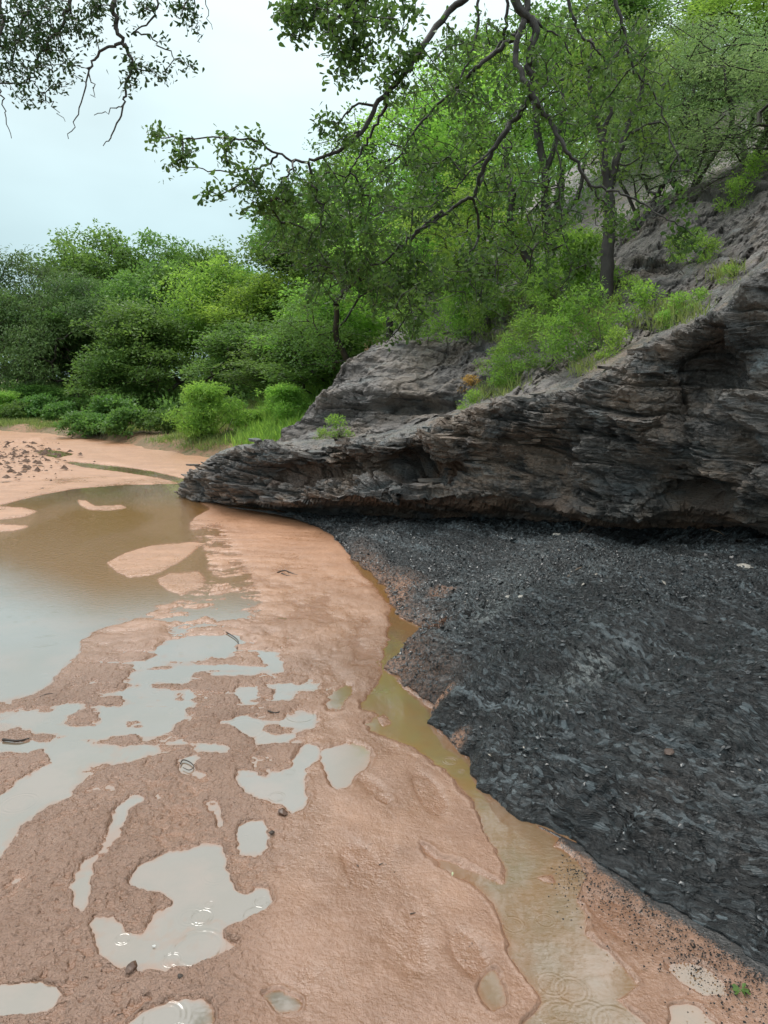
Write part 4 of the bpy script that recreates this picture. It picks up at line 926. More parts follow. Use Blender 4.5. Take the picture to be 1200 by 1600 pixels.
def lob(seed, n, R_, H0, H1, rs, squash=.8):
    rng = np.random.default_rng(seed); out = []
    for i in range(n):
        a = rng.random() * 6.283; h = H0 + (H1 - H0) * rng.random(); k = math.sin(math.pi * min(.95, max(.15, (h - H0) / (H1 - H0) * .75 + .2)))
        rr = R_ * k * rng.random() ** .5; s = rs * (.7 + .6 * rng.random()); out.append((rr * math.cos(a), rr * math.sin(a), h, s, s, s * squash))
    return out
PROTO['far_a'] = plant_meshes(lob(1, 16, 2.3, 2.2, 6.6, 1.15), 520, 46, .46, .15, .55, 'mid', 1, trunk_h=2.4)
PROTO['far_b'] = plant_meshes(lob(2, 13, 2.6, 2.4, 6.2, 1.25, .65), 500, 46, .44, .15, .55, 'mid', 2, trunk_h=2.4, stems=2)
PROTO['far_dark'] = plant_meshes(lob(3, 15, 2.6, 1.4, 6.2, 1.3), 560, 44, .48, .17, .28, 'dark', 3, trunk_h=1.6, droop=.7, stems=2)
PROTO['far_bright'] = plant_meshes(lob(4, 12, 2.0, 1.6, 5.2, 1.1, .7), 420, 46, .42, .15, .42, 'bright', 4, trunk_h=1.8)
PROTO['bush'] = plant_meshes(lob(5, 12, 1.5, .5, 3.4, .85), 380, 46, .36, .11, .5, 'mid', 5, trunk_h=.5, stems=4)
PROTO['bush_bright'] = plant_meshes(lob(6, 14, 1.0, .25, 1.45, .34), 260, 44, .24, .11, .25, 'bright', 6, trunk_h=.25, stems=6, droop=.15, r_tip=.004)
PROTO['low_plant'] = plant_meshes(lob(7, 11, .85, .10, .62, .22, .6), 110, 30, .17, .10, .6, 'mid', 7, trunk_h=.12, stems=4, r_tip=.003)
PROTO['hill_a'] = plant_meshes(lob(8, 13, 2.0, 2.2, 6.0, .95, .6), 420, 44, .36, .085, .55, 'bright', 8, trunk_h=2.0, gap=-.05, r_max=.12, bark=BARKD)
PROTO['hill_b'] = plant_meshes(lob(9, 13, 1.9, 1.6, 5.6, .95, .6), 420, 46, .36, .085, .55, 'mid', 9, trunk_h=1.7, gap=-.05, r_max=.11, stems=2)
PROTO['willow'] = plant_meshes(lob(10, 12, 1.7, .8, 4.6, .95, .9), 460, 46, .38, .075, .26, 'willow', 10, trunk_h=1.3, droop=1.0, stems=3, gap=-.1)
PROTO['shrub_near'] = plant_meshes(lob(11, 13, .85, .15, 1.15, .22), 130, 20, .13, .062, .40, 'bright', 11, trunk_h=.15, stems=7, r_tip=.0022, shape='obovate', bark=BARKG, gap=-.3)
PROTO['sprig'] = plant_meshes(lob(12, 5, .22, .06, .32, .14), 46, 18, .07, .035, .5, 'bright', 12, trunk_h=.06, stems=4, r_tip=.0015, shape='obovate', bark=BARKG)

def T(kind, px, ytop, Y, s, rot, label, cat='tree', group='trees beyond the stream bed', name='broadleaf_tree', dz=0., top=None, sz=None, on=None):
    x = at(px, 600, Y)[0]
    z = float(bank_z(x, Y)) if on is None else on
    if ytop is not None:                                           # height from the picture's crown top
        zt = at(px, ytop, Y)[2]; H = PH[kind]; sz = (zt - z) / H; s = s if s else sz
    return place(kind, x, Y, z + dz, s, R(rot), label, cat, group, name, sz)
PH = {}
for k_, (tm_, lm_) in PROTO.items():
    co = np.empty(len(lm_.vertices) * 3, np.float32); lm_.vertices.foreach_get('co', co); PH[k_] = float(np.quantile(co[2::3], .997))

BG = 'trees beyond the stream bed'
T('far_dark', -60, 405, 30, 1.15, 20, 'dark feathery tree at the far left, cut by the left edge of the picture')
T('far_dark', 45, 398, 31, 1.10, 100, 'dark grey-green feathery tree second from the left above the grassy bank')
T('far_dark', 120, 430, 29, .95, 210, 'dark drooping tree just left of the big mid-green bush')
T('far_a', 165, 358, 37, 1.15, 30, 'tall rounded green tree whose crown tops the left skyline')
T('far_b', 262, 372, 37, 1.1, 160, 'rounded green tree on the skyline right of the tallest crown')
T('far_a', 335, 388, 36, 1.0, 250, 'green tree on the skyline where the treetops start falling to the right')
T('far_b', 395, 420, 33, .95, 40, 'mid-green tree behind the creeper-covered thicket, left of the cliff')
T('far_b', 180, 430, 31, 1.0, 300, 'pale-topped green tree standing in front of the tallest skyline crown')
T('far_bright', 340, 405, 28, .95, 80, 'light green layered tree above the bright round shrub')
T('far_bright', 440, 425, 26, 1.0, 10, 'light green tree with tiered crown just left of the overhanging leaves')
T('far_a', 470, 330, 28, .95, 70, 'green tree behind the tips of the overhanging branch')
T('far_b', 540, 260, 25, .9, 20, 'green tree rising left of the hillside trees behind the branch fork')
T('far_bright', 500, 440, 20, .75, 130, 'light green small tree behind the upper shale outcrop')
T('bush', 235, 470, 25.5, 1.25, 0, 'large mid-green bush standing in front of the skyline trees', 'bush', 'bushes below the trees', 'leafy_bush')
T('bush', 180, 545, 25, .9, 90, 'lower green bush at the left foot of the large mid-green bush', 'bush', 'bushes below the trees', 'leafy_bush')
T('bush', 375, 500, 22.5, 1.05, 200, 'dark dense thicket behind the bright round shrub', 'bush', 'bushes below the trees', 'leafy_bush')
T('bush', 440, 520, 20, .95, 280, 'creeper-covered green thicket behind the grass slope left of the outcrop', 'bush', 'bushes below the trees', 'leafy_bush')
T('bush', 500, 500, 18, .9, 40, 'green thicket directly behind the top left edge of the outcrop', 'bush', 'bushes below the trees', 'leafy_bush')
T('bush', 60, 600, 27, .9, 60, 'dark low bush under the feathery trees', 'bush', 'bushes below the trees', 'leafy_bush')
T('bush_bright', 317, 598, 16.2, .80, 0, 'bright yellow-green round shrub at the edge of the sandy bank', 'shrub', 'shrubs on the bank', 'round_shrub')
T('bush_bright', 445, 600, 16.2, .7, 80, 'bright fresh shrub on the grass slope beside the outcrop', 'shrub', 'shrubs on the bank', 'round_shrub')
T('bush_bright', 2, 612, 25, .85, 30, 'bright shrub at the left picture edge on the far bank', 'shrub', 'shrubs on the bank', 'round_shrub')
T('bush_bright', 392, 640, 16.5, .45, 150, 'small bright shrub between the round shrub and the outcrop', 'shrub', 'shrubs on the bank', 'round_shrub')
lowp = [(118, 646, 19.8, .8, 'low leafy plant at the left end of the row by the bank edge'), (150, 650, 19.3, .75, 'low leafy plant next to the left end of the row by the bank edge'),
        (175, 632, 21, 1.1, 'wide low plant below the large mid-green bush'), (200, 652, 18.6, .85, 'low plant with large leaves left of the round shrub'),
        (60, 622, 25, 1.0, 'spreading low plant on the far left grass'), (95, 628, 23.5, .8, 'spreading low plant on the grass under the dark trees'),
        (25, 628, 24.5, .8, 'low plant near the left edge on the far grass'), (245, 640, 18.5, .7, 'low plant touching the left side of the round shrub')]
for i, (px, yt, Y, s, lb) in enumerate(lowp):
    T('low_plant', px, None, Y, s, i * 47, lb, 'plant', 'low plants on the far bank', 'leafy_plant')

HG = 'trees on the hillside'
def hz(px, py):
    """point of the hillside sheet seen at a picture position"""
    P = HS.reshape(-1, 3); a, b = photo_px(P[:, 0], P[:, 1], P[:, 2]); i = int(np.argmin((a - px) ** 2 + (b - py) ** 2)); return P[i]
def TH(kind, px, py, ytop, s, rot, label, dY=0, cat='tree', group=HG, name='hillside_tree', szm=1):
    p = hz(px, py).copy()
    zt = at(px, ytop, p[1])[2]; sz = (zt - p[2]) / PH[kind] * szm
    return place(kind, p[0], p[1] + dY, p[2] - .05, s or sz, R(rot), label, cat, group, name, sz)
def TB(kind, px, ytop, Y, dz, s, rot, label, cat='tree', group=HG, name='hillside_tree'):
    p = at(px, 600, Y); P = HS[-170:].reshape(-1, 3); P = HS.reshape(-1, 3); i = int(np.argmin((P[:, 0] - p[0]) ** 2 + (P[:, 1] - Y) ** 2)); z = max(float(P[i, 2]), float(bank_z(p[0], Y))) if abs(P[i, 1] - Y) < 2 else float(bank_z(p[0], Y))
    zt = at(px, ytop, Y)[2]; sz = max(.3, (zt - z) / PH[kind])
    return place(kind, p[0], Y, z + dz, s or sz, R(rot), label, cat, group, name, sz)
TB('hill_a', 610, 230, 17, 0, .95, 0, 'bright tree leftmost on the hillside, behind the fork of the overhanging branch')
TB('hill_b', 660, 150, 19, 0, 1.0, 60, 'green tree behind the leftmost bright hillside tree')
TB('hill_a', 720, 110, 16, 0, .95, 120, 'bright green tree filling the gap between the hanging limbs')
TB('hill_b', 560, 330, 15.5, 0, .75, 200, 'green tree just above the left shoulder of the outcrop')
TB('hill_b', 790, 40, 18, 0, 1.0, 170, 'tall green tree behind the twisted hanging limb')
TB('hill_a', 860, 60, 17, 0, 1.0, 230, 'bright tree behind the dark leaning trunk')
TB('hill_b', 930, 0, 19, 0, 1.1, 290, 'tall green tree reaching the top edge above the thin straight trunk')
TB('hill_a', 1020, 70, 18, 0, 1.0, 20, 'bright tree far up the slope behind the grey-green tree')
TB('hill_a', 640, 400, 14, 0, .62, 310, 'small bright tree at the left above the outcrop top')
TB('hill_a', 1190, 120, 17, 0, .9, 80, 'bright tree at the right edge behind the grey-green trees')
TB('hill_b', 1110, -20, 20, 0, 1.1, 140, 'tall dark green tree at the top right corner')
TH('hill_a', 760, 520, 250, .5, 90, 'low bright tree above the dry orange leaves')
TH('willow', 1075, 300, 40, .68, 0, 'grey-green drooping tree at the top of the bare slope')
TH('willow', 1170, 262, 50, .7, 120, 'grey-green drooping tree right of its twin at the picture edge')
TH('willow', 1000, 335, 120, .5, 200, 'smaller grey-green tree at the left upper corner of the bare slope')
TH('willow', 1260, 262, 60, .8, 300, 'grey-green tree cut off by the right picture edge')

SG = 'shrubs on the terrace above the cliff'
def SH(kind, px, py, s, rot, label, cat='shrub', group=SG, name='leafy_shrub', sz=None, leaf=None, dy=0):
    p = hz(px, py); return place(kind, p[0], p[1] + dy, p[2] - .04, s, R(rot), label, cat, group, name, sz or s)
SH('shrub_near', 880, 575, .60, 0, 'large light green shrub at the terrace edge above the middle of the cliff')
SH('shrub_near', 820, 588, .52, 80, 'light green shrub just left of the largest terrace shrub')
SH('shrub_near', 930, 556, .55, 160, 'slender-leaved shrub below the thin straight trunk')
SH('shrub_near', 775, 612, .42, 30, 'low dense bright green shrub beside the dry orange leaves')
SH('shrub_near', 800, 605, .42, 230, 'low dense bright shrub right of the one by the dry leaves')
SH('shrub_near', 860, 520, .6, 200, 'shrub in shade at the foot of the leaning dark trunk')
SH('shrub_near', 700, 540, .8, 290, 'shrub on the top of the upper outcrop under the hanging twigs')
SH('shrub_near', 755, 530, .65, 10, 'yellow-green shrub behind the outcrop top, left of the leaning trunk')
SH('shrub_near', 660, 530, .7, 100, 'leftmost shrub on the top of the upper outcrop')
SH('shrub_near', 800, 500, .65, 330, 'shrub behind the terrace, between the outcrop and the leaning trunk')
SH('shrub_near', 745, 520, .6, 200, 'drooping shrub spilling over the top right of the upper outcrop')
SH('bush_bright', 720, 505, .6, 60, 'bushy grass-like shrub behind the outcrop top')
SH('bush_bright', 900, 480, .55, 140, 'shrub between the two dark trunks')
sprigs = [(525, 682, .62, 'small green plant growing on the ledge at the left of the outcrop'), (505, 690, .4, 'tiny green plant at the ledge rim beside the small ledge plant'),
 (740, 640, .5, 'straggly plant hanging at the cliff rim under the orange leaves'), (1080, 412, .75, 'bright creeping plant in the middle of the bare slope'), (1050, 405, .6, 'bright creeping plant just left of the slope centre'),
 (1110, 405, .5, 'small creeping plant right of the slope centre'), (1150, 325, .7, 'thin-stemmed plant on the upper ledge of the bare slope'), (1180, 290, .8, 'bright plant at the right edge of the upper ledge'),
 (1060, 495, .5, 'green plant on the lower bare slope above the cliff edge'), (1090, 480, .4, 'yellow-green plant right of the lower slope plant'), (1035, 515, .4, 'small plant nearest the cliff edge on the right slope'),
 (1140, 440, .35, 'wispy plant near the cliff edge at the right'), (1010, 500, .8, 'dull green plant right of the thin straight trunk'), (965, 560, .6, 'small plant at the right end of the terrace shrubs'), (985, 470, .6, 'small plant at the left rim of the bare slope')]
for i, (px, py, s, lb) in enumerate(sprigs):
    SH('sprig', px, py, s * 1.25, i * 63, lb, 'plant', 'small plants rooted in the shale', 'small_plant')
# dry orange leaves
tm_, lm_ = PROTO['sprig']; dl = lm_.copy(); dl.materials.clear(); dl.materials.append(LEAF['dry'])
PROTO['dry'] = (tm_, dl)
SH('dry', 735, 612, .6, 0, 'plant with dry orange leaves at the rim of the cliff', 'plant', 'small plants rooted in the shale', 'withered_plant')

# ground cover and grass
def grass(name, pts, n_per, ln, spread, label, cat, key='grass', seed=0, wd=.09):
    rng = np.random.default_rng(seed); pts = np.asarray(pts); n = len(pts) * n_per
    off = rng.normal(0, spread, (len(pts), n_per, 3)); off[..., 2] = 0
    P = (pts[:, None] + off).reshape(-1, 3); D = nrm(rng.normal(0, .42, (n, 3)) + np.array([0, 0, 1]))
    U = nrm(rng.normal(0, 1, (n, 3))); l = ln * (.5 + rng.random(n)); V, F, k = leaf_mesh(P, D, U, l, l * wd, 'blade')
    r = np.clip(np.repeat(rng.random(len(pts)), n_per) * .7 + .3 * rng.random(n), 0, 1); Tn = np.repeat(np.stack([r, .5 + rng.normal(0, .15, n), r], 1), k, 0)
    return tag(mk(name, V, F, LEAF[key], colr=np.clip(Tn, 0, 1)), label, cat, kind='stuff')
rng = np.random.default_rng(77)
x = rng.uniform(-16, 1.0, 9000); e = np.interp(x, BEX, BEY); y = e + rng.uniform(.1, 1, 9000) ** 1.6 * 8
k = (fbm(x * .7, y * 1.1, octv=3, seed=500) > .10 - .07 * (y - e)) & ((y - e) > .25 + .9 * np.abs(fbm(x, y, octv=2, seed=501))); x, y = x[k], y[k]
grass('bank_grass', np.stack([x, y, bank_z(x, y)], 1), 8, .13, .12, 'short patchy grass growing on the earth bank beyond the sand', 'grass', seed=1)
x = rng.uniform(-2.9, 1.0, 2600); e = np.interp(x, BEX, BEY); y = e + rng.uniform(.6, 6.5, 2600)
grass('slope_grass', np.stack([x, y, bank_z(x, y)], 1), 12, .19, .16, 'taller bright grass on the slope left of the shale outcrop', 'grass', 'bright', seed=2, wd=.06)
def hs_pts(boxes, seed):
    r_ = np.random.default_rng(seed); P = HS.reshape(-1, 3); a, b = photo_px(P[:, 0], P[:, 1], P[:, 2]); out = []
    for (x0, y0, x1, y1, n) in boxes:
        k = np.where((a > x0) & (a < x1) & (b > y0) & (b < y1))[0]
        if len(k): out.append(P[r_.choice(k, n)])
    return np.vstack(out)
grass('hill_grass', hs_pts([(985, 480, 1110, 520, 70), (1120, 425, 1160, 445, 18), (740, 470, 960, 540, 300), (900, 560, 960, 590, 30), (740, 600, 830, 640, 40), (760, 450, 960, 500, 160)], 3), 10, .11, .06, 'thin grass tufts on the hillside above the cliff', 'grass', seed=3, wd=.05)
# undergrowth that closes the hill behind the trees
x = rng.uniform(-24, 16, 3800); y = rng.uniform(14, 46, 3800); e = np.interp(x, BEX, BEY); k = (y > e + 4.5) & (np.abs(x / y) < .7); x, y = x[k], y[k]
Pu = np.stack([x, y, bank_z(x, y) + .25 + rng.random(len(x)) * np.clip((y - 30) * .35, 0, 3.6)], 1)
V_, F_, T_ = leaves_at(Pu, .55, 46, .16, .5, 'diamond', rng, .8, .6)
tag(mk('undergrowth', V_, F_, LEAF['mid'], colr=T_), 'dense green undergrowth covering the ground below the trees', 'undergrowth', kind='stuff')

# ------------------------------------------------------------------ overhanging branches (limbs traced in the round: picture position and distance)
def limb_tree(name, label, cat, limbs, extra, blobs_, trunk, ln, wd, per, rad, key, seed, bark, r_tip, tipsplus=None):
    rng = np.random.default_rng(seed); st, pa, rr = [], [], []; chains = []
    def chain(pts, rs, root=None):
        pts = np.asarray(pts, float); m = len(pts); t = np.linspace(0, m - 1, (m - 1) * 5 + 1); q = bez(pts, t) if m > 2 else np.array([pts[0] + (pts[-1] - pts[0]) * f for f in np.linspace(0, 1, 5)])
        q[1:-1] += rng.normal(0, .006, q[1:-1].shape); r = np.linspace(rs[0], rs[1], len(q)); p0 = -1
        if st:
            d = np.linalg.norm(np.array(st) - q[0], axis=1); p0 = int(np.argmin(d))
        chains.append((q if p0 < 0 or np.linalg.norm(np.array(st[p0]) - q[0]) < .01 else np.vstack([np.array(st[p0])[None], q]), r if p0 < 0 or np.linalg.norm(np.array(st[p0]) - q[0]) < .01 else np.r_[min(r[0] * 1.15, rr[p0]), r]))
        for i, (a, b) in enumerate(zip(q, r)): st.append(a); rr.append(b); pa.append(p0 if i == 0 else len(st) - 2)
    chain(trunk[0], trunk[1])
    for (pts, r0, r1) in extra: chain(pts, (r0, r1))
    for (pts, r0, r1) in limbs: chain([at(*p) for p in pts], (r0, r1))
    st_, pa_ = np.array(st), np.array(pa)
    tips = []
    for (cx, cy, rx, ry, n, Y, dY) in blobs_:
        for _ in range(n):
            a = rng.random() * 6.283; k = math.sqrt(rng.random()); tips.append(at(cx + rx * k * math.cos(a), cy + ry * k * math.sin(a), Y + rng.normal(0, dY)))
    tips = np.array(tips)
    if tipsplus is not None: tips = np.vstack([tips, tipsplus(rng)])
    Nn, par, tn, bn = grow(tips, st_, pa_, rng, .09, .22, .04, -.05)
    r = radii(Nn, par, r_tip, .012); r[:bn] = rr
    e = np.where(par >= 0)[0]; e0 = e[e < bn]; e1 = e[e >= bn]
    root = thing(name, tuple(trunk[0][0]), label, cat); off = np.array(trunk[0][0])
    for ci, (cq, crr) in enumerate(chains):
        V, F = sweep(cq - off, crr, 10, ci); mk('trunk' if ci == 0 else 'limb', V, F, bark, root, smooth=True)
    V, F = tubes(Nn[par[e1]] - off, Nn[e1] - off, np.minimum(r[par[e1]], r[e1] * 1.3), r[e1], 4); tag(mk('twigs', V, F, bark, root, smooth=True), kind='stuff')
    # leaves sit along the last part of each twig
    P = []; D = []
    for t_ in tn:
        a = Nn[t_]; b = Nn[par[t_]] if par[t_] >= 0 else a - [0, 0, .05]; d = (a - b) / max(1e-6, np.linalg.norm(a - b))
        for i in range(per):
            f = rng.random() * rad; P.append(a - d * f + rng.normal(0, rad * .33, 3)); D.append(d * .5 + rng.normal(0, .8, 3))
    P = np.array(P) - off; D = nrm(np.array(D)); n = len(P); U = nrm(rng.normal(0, .6, (n, 3)) + [0, 0, .9])
    l = ln * (.6 + .6 * rng.random(n)); V, F, k = leaf_mesh(P, D, U, l, l * wd, 'obovate')
    ct = np.repeat(rng.random(len(tn)), per) * .6 + rng.random(n) * .4; Tn = np.repeat(np.stack([ct, np.clip(.5 + rng.normal(0, .16, n), 0, 1), ct], 1), k, 0)
    tag(mk('foliage', V, F, LEAF[key], root, colr=np.clip(Tn, 0, 1)), kind='stuff')
A = 4.6
limbs = [
 ([(760,-60,4.7),(735,-10,4.7),(700,22,4.7),(660,75,4.65),(640,105,4.6),(600,150,4.6),(575,192,4.6),(545,225,4.6),(520,240,4.6),(490,250,4.6),(460,252,4.6),(425,237,4.6)], 0.021, 0.006),
 ([(425,237,4.6),(405,222,4.55),(380,217,4.5),(340,216,4.5),(285,216,4.5),(262,210,4.5)], .007, .003),
 ([(432,245,4.6),(405,264,4.65),(380,265,4.7),(345,268,4.7),(310,262,4.7)], .007, .003),
 ([(460,252,4.6),(452,270,4.5),(438,288,4.5),(446,320,4.5)], .006, .003),
 ([(606,145,4.6),(600,172,4.7),(582,205,4.75),(566,235,4.8),(552,262,4.8),(535,290,4.8)], 0.0118, 0.0032),
 ([(572,163,4.6),(555,165,4.5),(538,180,4.5),(529,196,4.5),(540,208,4.55)], .007, .003),
 ([(560,205,4.6),(545,215,4.5),(530,222,4.4),(515,240,4.4)], .006, .003),
 ([(790,-70,4.9),(803,0,4.9),(818,18,4.9),(836,42,4.9),(831,68,4.9),(825,100,4.9),(832,130,4.9),(821,165,4.95),(800,192,5.0),(775,228,5.0),(752,270,5.05),(741,305,5.1),(715,318,5.1),(695,335,5.1),(650,366,5.1),(622,388,5.1),(600,410,5.1),(565,420,5.1),(525,430,5.1)], 0.027, 0.004),
 ([(825,-60,4.9),(822,10,4.9),(812,50,4.9),(806,90,4.9),(816,118,4.85),(834,150,4.8),(850,176,4.8),(866,197,4.75),(884,232,4.7),(902,256,4.7),(922,290,4.7)], 0.0205, 0.0095),
 ([(922,290,4.7),(950,296,4.65),(985,308,4.6),(1010,322,4.6),(1040,340,4.5),(1072,358,4.5)], 0.0081, 0.0032),
 ([(922,290,4.7),(934,310,4.7),(948,318,4.7),(960,345,4.7)], 0.0081, 0.0032),
 ([(818,42,4.9),(800,60,5.0),(770,86,5.0),(745,106,5.0),(720,130,5.1),(696,152,5.1),(660,190,5.2),(625,240,5.2),(595,270,5.2),(560,300,5.2)], 0.0163, 0.0032),
 ([(750,-40,5.0),(748,20,5.0),(743,60,5.0),(730,100,5.0),(716,126,5.0)], .010, .005),
 ([(790,-60,5.0),(792,20,5.0),(785,60,5.05),(765,90,5.0)], .012, .006),
 ([(690,330,5.1),(662,352,5.1),(640,382,5.1),(643,430,5.05),(630,455,5.0),(600,470,5.0)], 0.0118, 0.0032),
 ([(960,-50,4.6),(964,10,4.6),(975,50,4.6),(985,85,4.6),(992,112,4.6),(1015,138,4.6),(1030,165,4.6),(1045,200,4.6)], .012, .003),
 ([(880,-50,5.0),(895,20,5.0),(905,50,5.0),(930,74,5.0),(946,95,5.0),(978,78,5.0)], .012, .004),
 ([(835,30,4.9),(850,45,4.9),(872,56,4.9),(893,86,4.9)], .009, .004),
 ([(745,300,5.1),(760,250,5.2),(780,215,5.2),(800,180,5.3)], .010, .005),
 ([(775,228,5.0),(740,260,4.9),(715,290,4.9),(690,300,4.9)], .008, .003),
 ([(870,200,4.8),(872,240,4.8),(876,300,4.8),(880,370,4.8),(905,420,4.8)], .006, .003),
 ([(760,-60,4.4),(640,-40,4.3),(560,0,4.3),(520,40,4.3),(545,90,4.3)], .018, .004),
 ([(560,0,4.3),(500,5,4.2),(465,20,4.2)], .009, .003),
]
def over(rng_):
    n = 330; P = np.stack([rng_.uniform(-.8, 4.6, n), rng_.uniform(3.6, 8.0, n), rng_.uniform(0, 1, n)], 1); lo = CAMH + (P[:, 1]) * .50; P[:, 2] = lo + P[:, 2] * np.minimum(2.8, 7.2 - lo + .5); return P
leafblobs = [(640,470,60,40,26,5.0,.2),(720,440,60,50,30,5.1,.3),(800,420,60,50,24,5.0,.3),(680,270,50,50,24,5.1,.3),(840,290,60,60,26,5.0,.3),(500,390,50,40,26,4.9,.2),(545,380,40,40,22,5.0,.2),(930,200,60,60,22,4.8,.3),(610,420,50,40,26,5.0,.2),(760,180,60,50,26,5.1,.3),(560,25,110,38,95,4.35,.2),(470,28,38,36,36,4.2,.1),(545,92,36,42,40,4.3,.1),(505,195,22,16,7,4.5,.05),(535,215,20,20,6,4.5,.08),(640,105,55,45,28,4.6,.15),
 (615,135,30,40,14,4.6,.1),(245,222,14,22,7,4.5,.05),(275,255,14,20,9,4.5,.08),(300,225,22,14,5,4.5,.05),(350,240,18,25,9,4.5,.08),(395,228,20,14,7,4.5,.05),(330,302,14,14,6,4.6,.05),
 (375,285,26,25,14,4.6,.08),(400,322,30,30,18,4.6,.1),(440,300,40,35,20,4.6,.15),(480,330,50,50,48,4.7,.2),(520,290,50,40,22,4.8,.2),(450,390,50,35,32,4.9,.2),
 (570,340,80,60,66,5.0,.3),(640,290,60,60,50,5.1,.3),(560,440,95,50,70,5.1,.25),(620,500,40,50,28,5.0,.2),(690,200,70,70,40,5.2,.3),(740,120,70,60,36,5.1,.3),
 (700,380,80,70,46,5.1,.3),(790,60,110,50,40,5.0,.3),(800,330,90,90,40,5.1,.4),(880,130,80,80,38,5.0,.4),(900,360,60,60,20,4.8,.2),(990,110,50,80,26,4.7,.2),(1060,290,35,50,16,4.6,.15),
 (1075,378,28,26,12,4.5,.1),(960,330,60,40,16,4.7,.15),(890,440,50,40,12,4.8,.2),(640,440,40,50,18,5.0,.2),(760,450,70,50,20,5.0,.3),(950,30,70,40,20,4.8,.2)]
limb_tree('overhanging_tree', 'twisted dark tree hanging its leafy limbs down over the cliff from the top right', 'tree', limbs,
          [([(3.9, 4.8, 5.2), (2.6, 4.9, 5.6), (1.6, 4.9, 5.4), tuple(at(812, -60, 4.9))], .10, .055), ([(2.6, 4.9, 5.6), (1.4, 4.8, 5.5), tuple(at(760, -60, 4.7))], .05, .034),
           ([(3.4, 5.2, 5.5), (2.6, 6.2, 6.4), (2.0, 7.0, 7.2)], .06, .02), ([(3.9, 4.8, 5.2), (3.9, 5.6, 6.4), (3.6, 6.6, 7.4)], .06, .02), ([(3.9, 4.8, 5.2), (2.6, 4.7, 5.4), tuple(at(960, -50, 4.6))], .04, .014)],
          leafblobs, ([(4.3, 4.3, 2.3), (4.25, 4.45, 3.4), (4.05, 4.7, 4.4), (3.9, 4.8, 5.2), (3.9, 4.9, 5.8)], (.20, .11)), .040, .62, 14, .085, 'hang', 21, BARKH, .0022, over)
BARKB = mat_bark('black_wet_bark', (0.016, 0.014, 0.012), (0.038, 0.033, 0.028))
b1 = hz(850, 480); b2 = hz(948, 478); Y1, Y2 = float(b1[1]), float(b2[1])
limb_tree('hillside_tree', 'tree with several leaning black trunks growing behind the near shrubs on the terrace', 'tree',
          [([(862,425,Y1),(857,370,Y1),(852,320,Y1),(851,270,Y1),(842,215,Y1),(836,160,Y1),(838,90,Y1)], .075, .035), ([(842,450,Y1),(832,420,Y1),(818,395,Y1),(800,365,Y1),(797,325,Y1),(795,280,Y1),(785,220,Y1)], .06, .03),
           ([(800,368,Y1),(785,352,Y1),(765,342,Y1),(752,330,Y1)], .03, .012), ([(852,405,Y1),(866,372,Y1),(880,340,Y1),(905,300,Y1),(915,240,Y1)], .045, .02), ([(851,270,Y1),(868,225,Y1),(880,170,Y1),(876,110,Y1)], .04, .018)],
          [], [(840,150,90,80,60,Y1,.4),(770,230,60,60,34,Y1,.4),(900,230,60,70,36,Y1,.4),(830,330,80,60,40,Y1,.4),(850,60,80,50,36,Y1,.4),(770,340,50,40,16,Y1,.3)],
          ([tuple(b1 - [0, 0, .2]), tuple(at(848, 462, Y1)), tuple(at(855, 440, Y1)), tuple(at(862, 425, Y1))], (.13, .09)), .062, .55, 22, .22, 'hmid', 41, BARKB, .0045)
limb_tree('hillside_tree', 'tree with a thin straight black trunk forking high beside the bare slope', 'tree',
          [([(951,300,Y2),(945,262,Y2),(940,215,Y2),(930,178,Y2),(922,140,Y2),(925,60,Y2)], .05, .02), ([(951,300,Y2),(962,255,Y2),(975,215,Y2),(986,180,Y2),(1000,150,Y2),(1012,80,Y2)], .05, .018), ([(940,215,Y2),(955,170,Y2),(950,130,Y2)], .03, .012), ([(975,215,Y2),(1000,200,Y2),(1030,190,Y2)], .02, .01)],
          [], [(930,120,60,60,42,Y2,.35),(1000,110,60,60,42,Y2,.35),(960,230,60,50,30,Y2,.35),(950,40,80,40,34,Y2,.35),(955,330,30,60,12,Y2,.3),(1030,200,40,30,14,Y2,.3)],
          ([tuple(b2 - [0, 0, .2]), tuple(at(948, 440, Y2)), tuple(at(950, 380, Y2)), tuple(at(953, 330, Y2)), tuple(at(951, 300, Y2))], (.085, .055)), .055, .5, 20, .2, 'hbright', 42, BARKB, .004)
B_ = 3.6
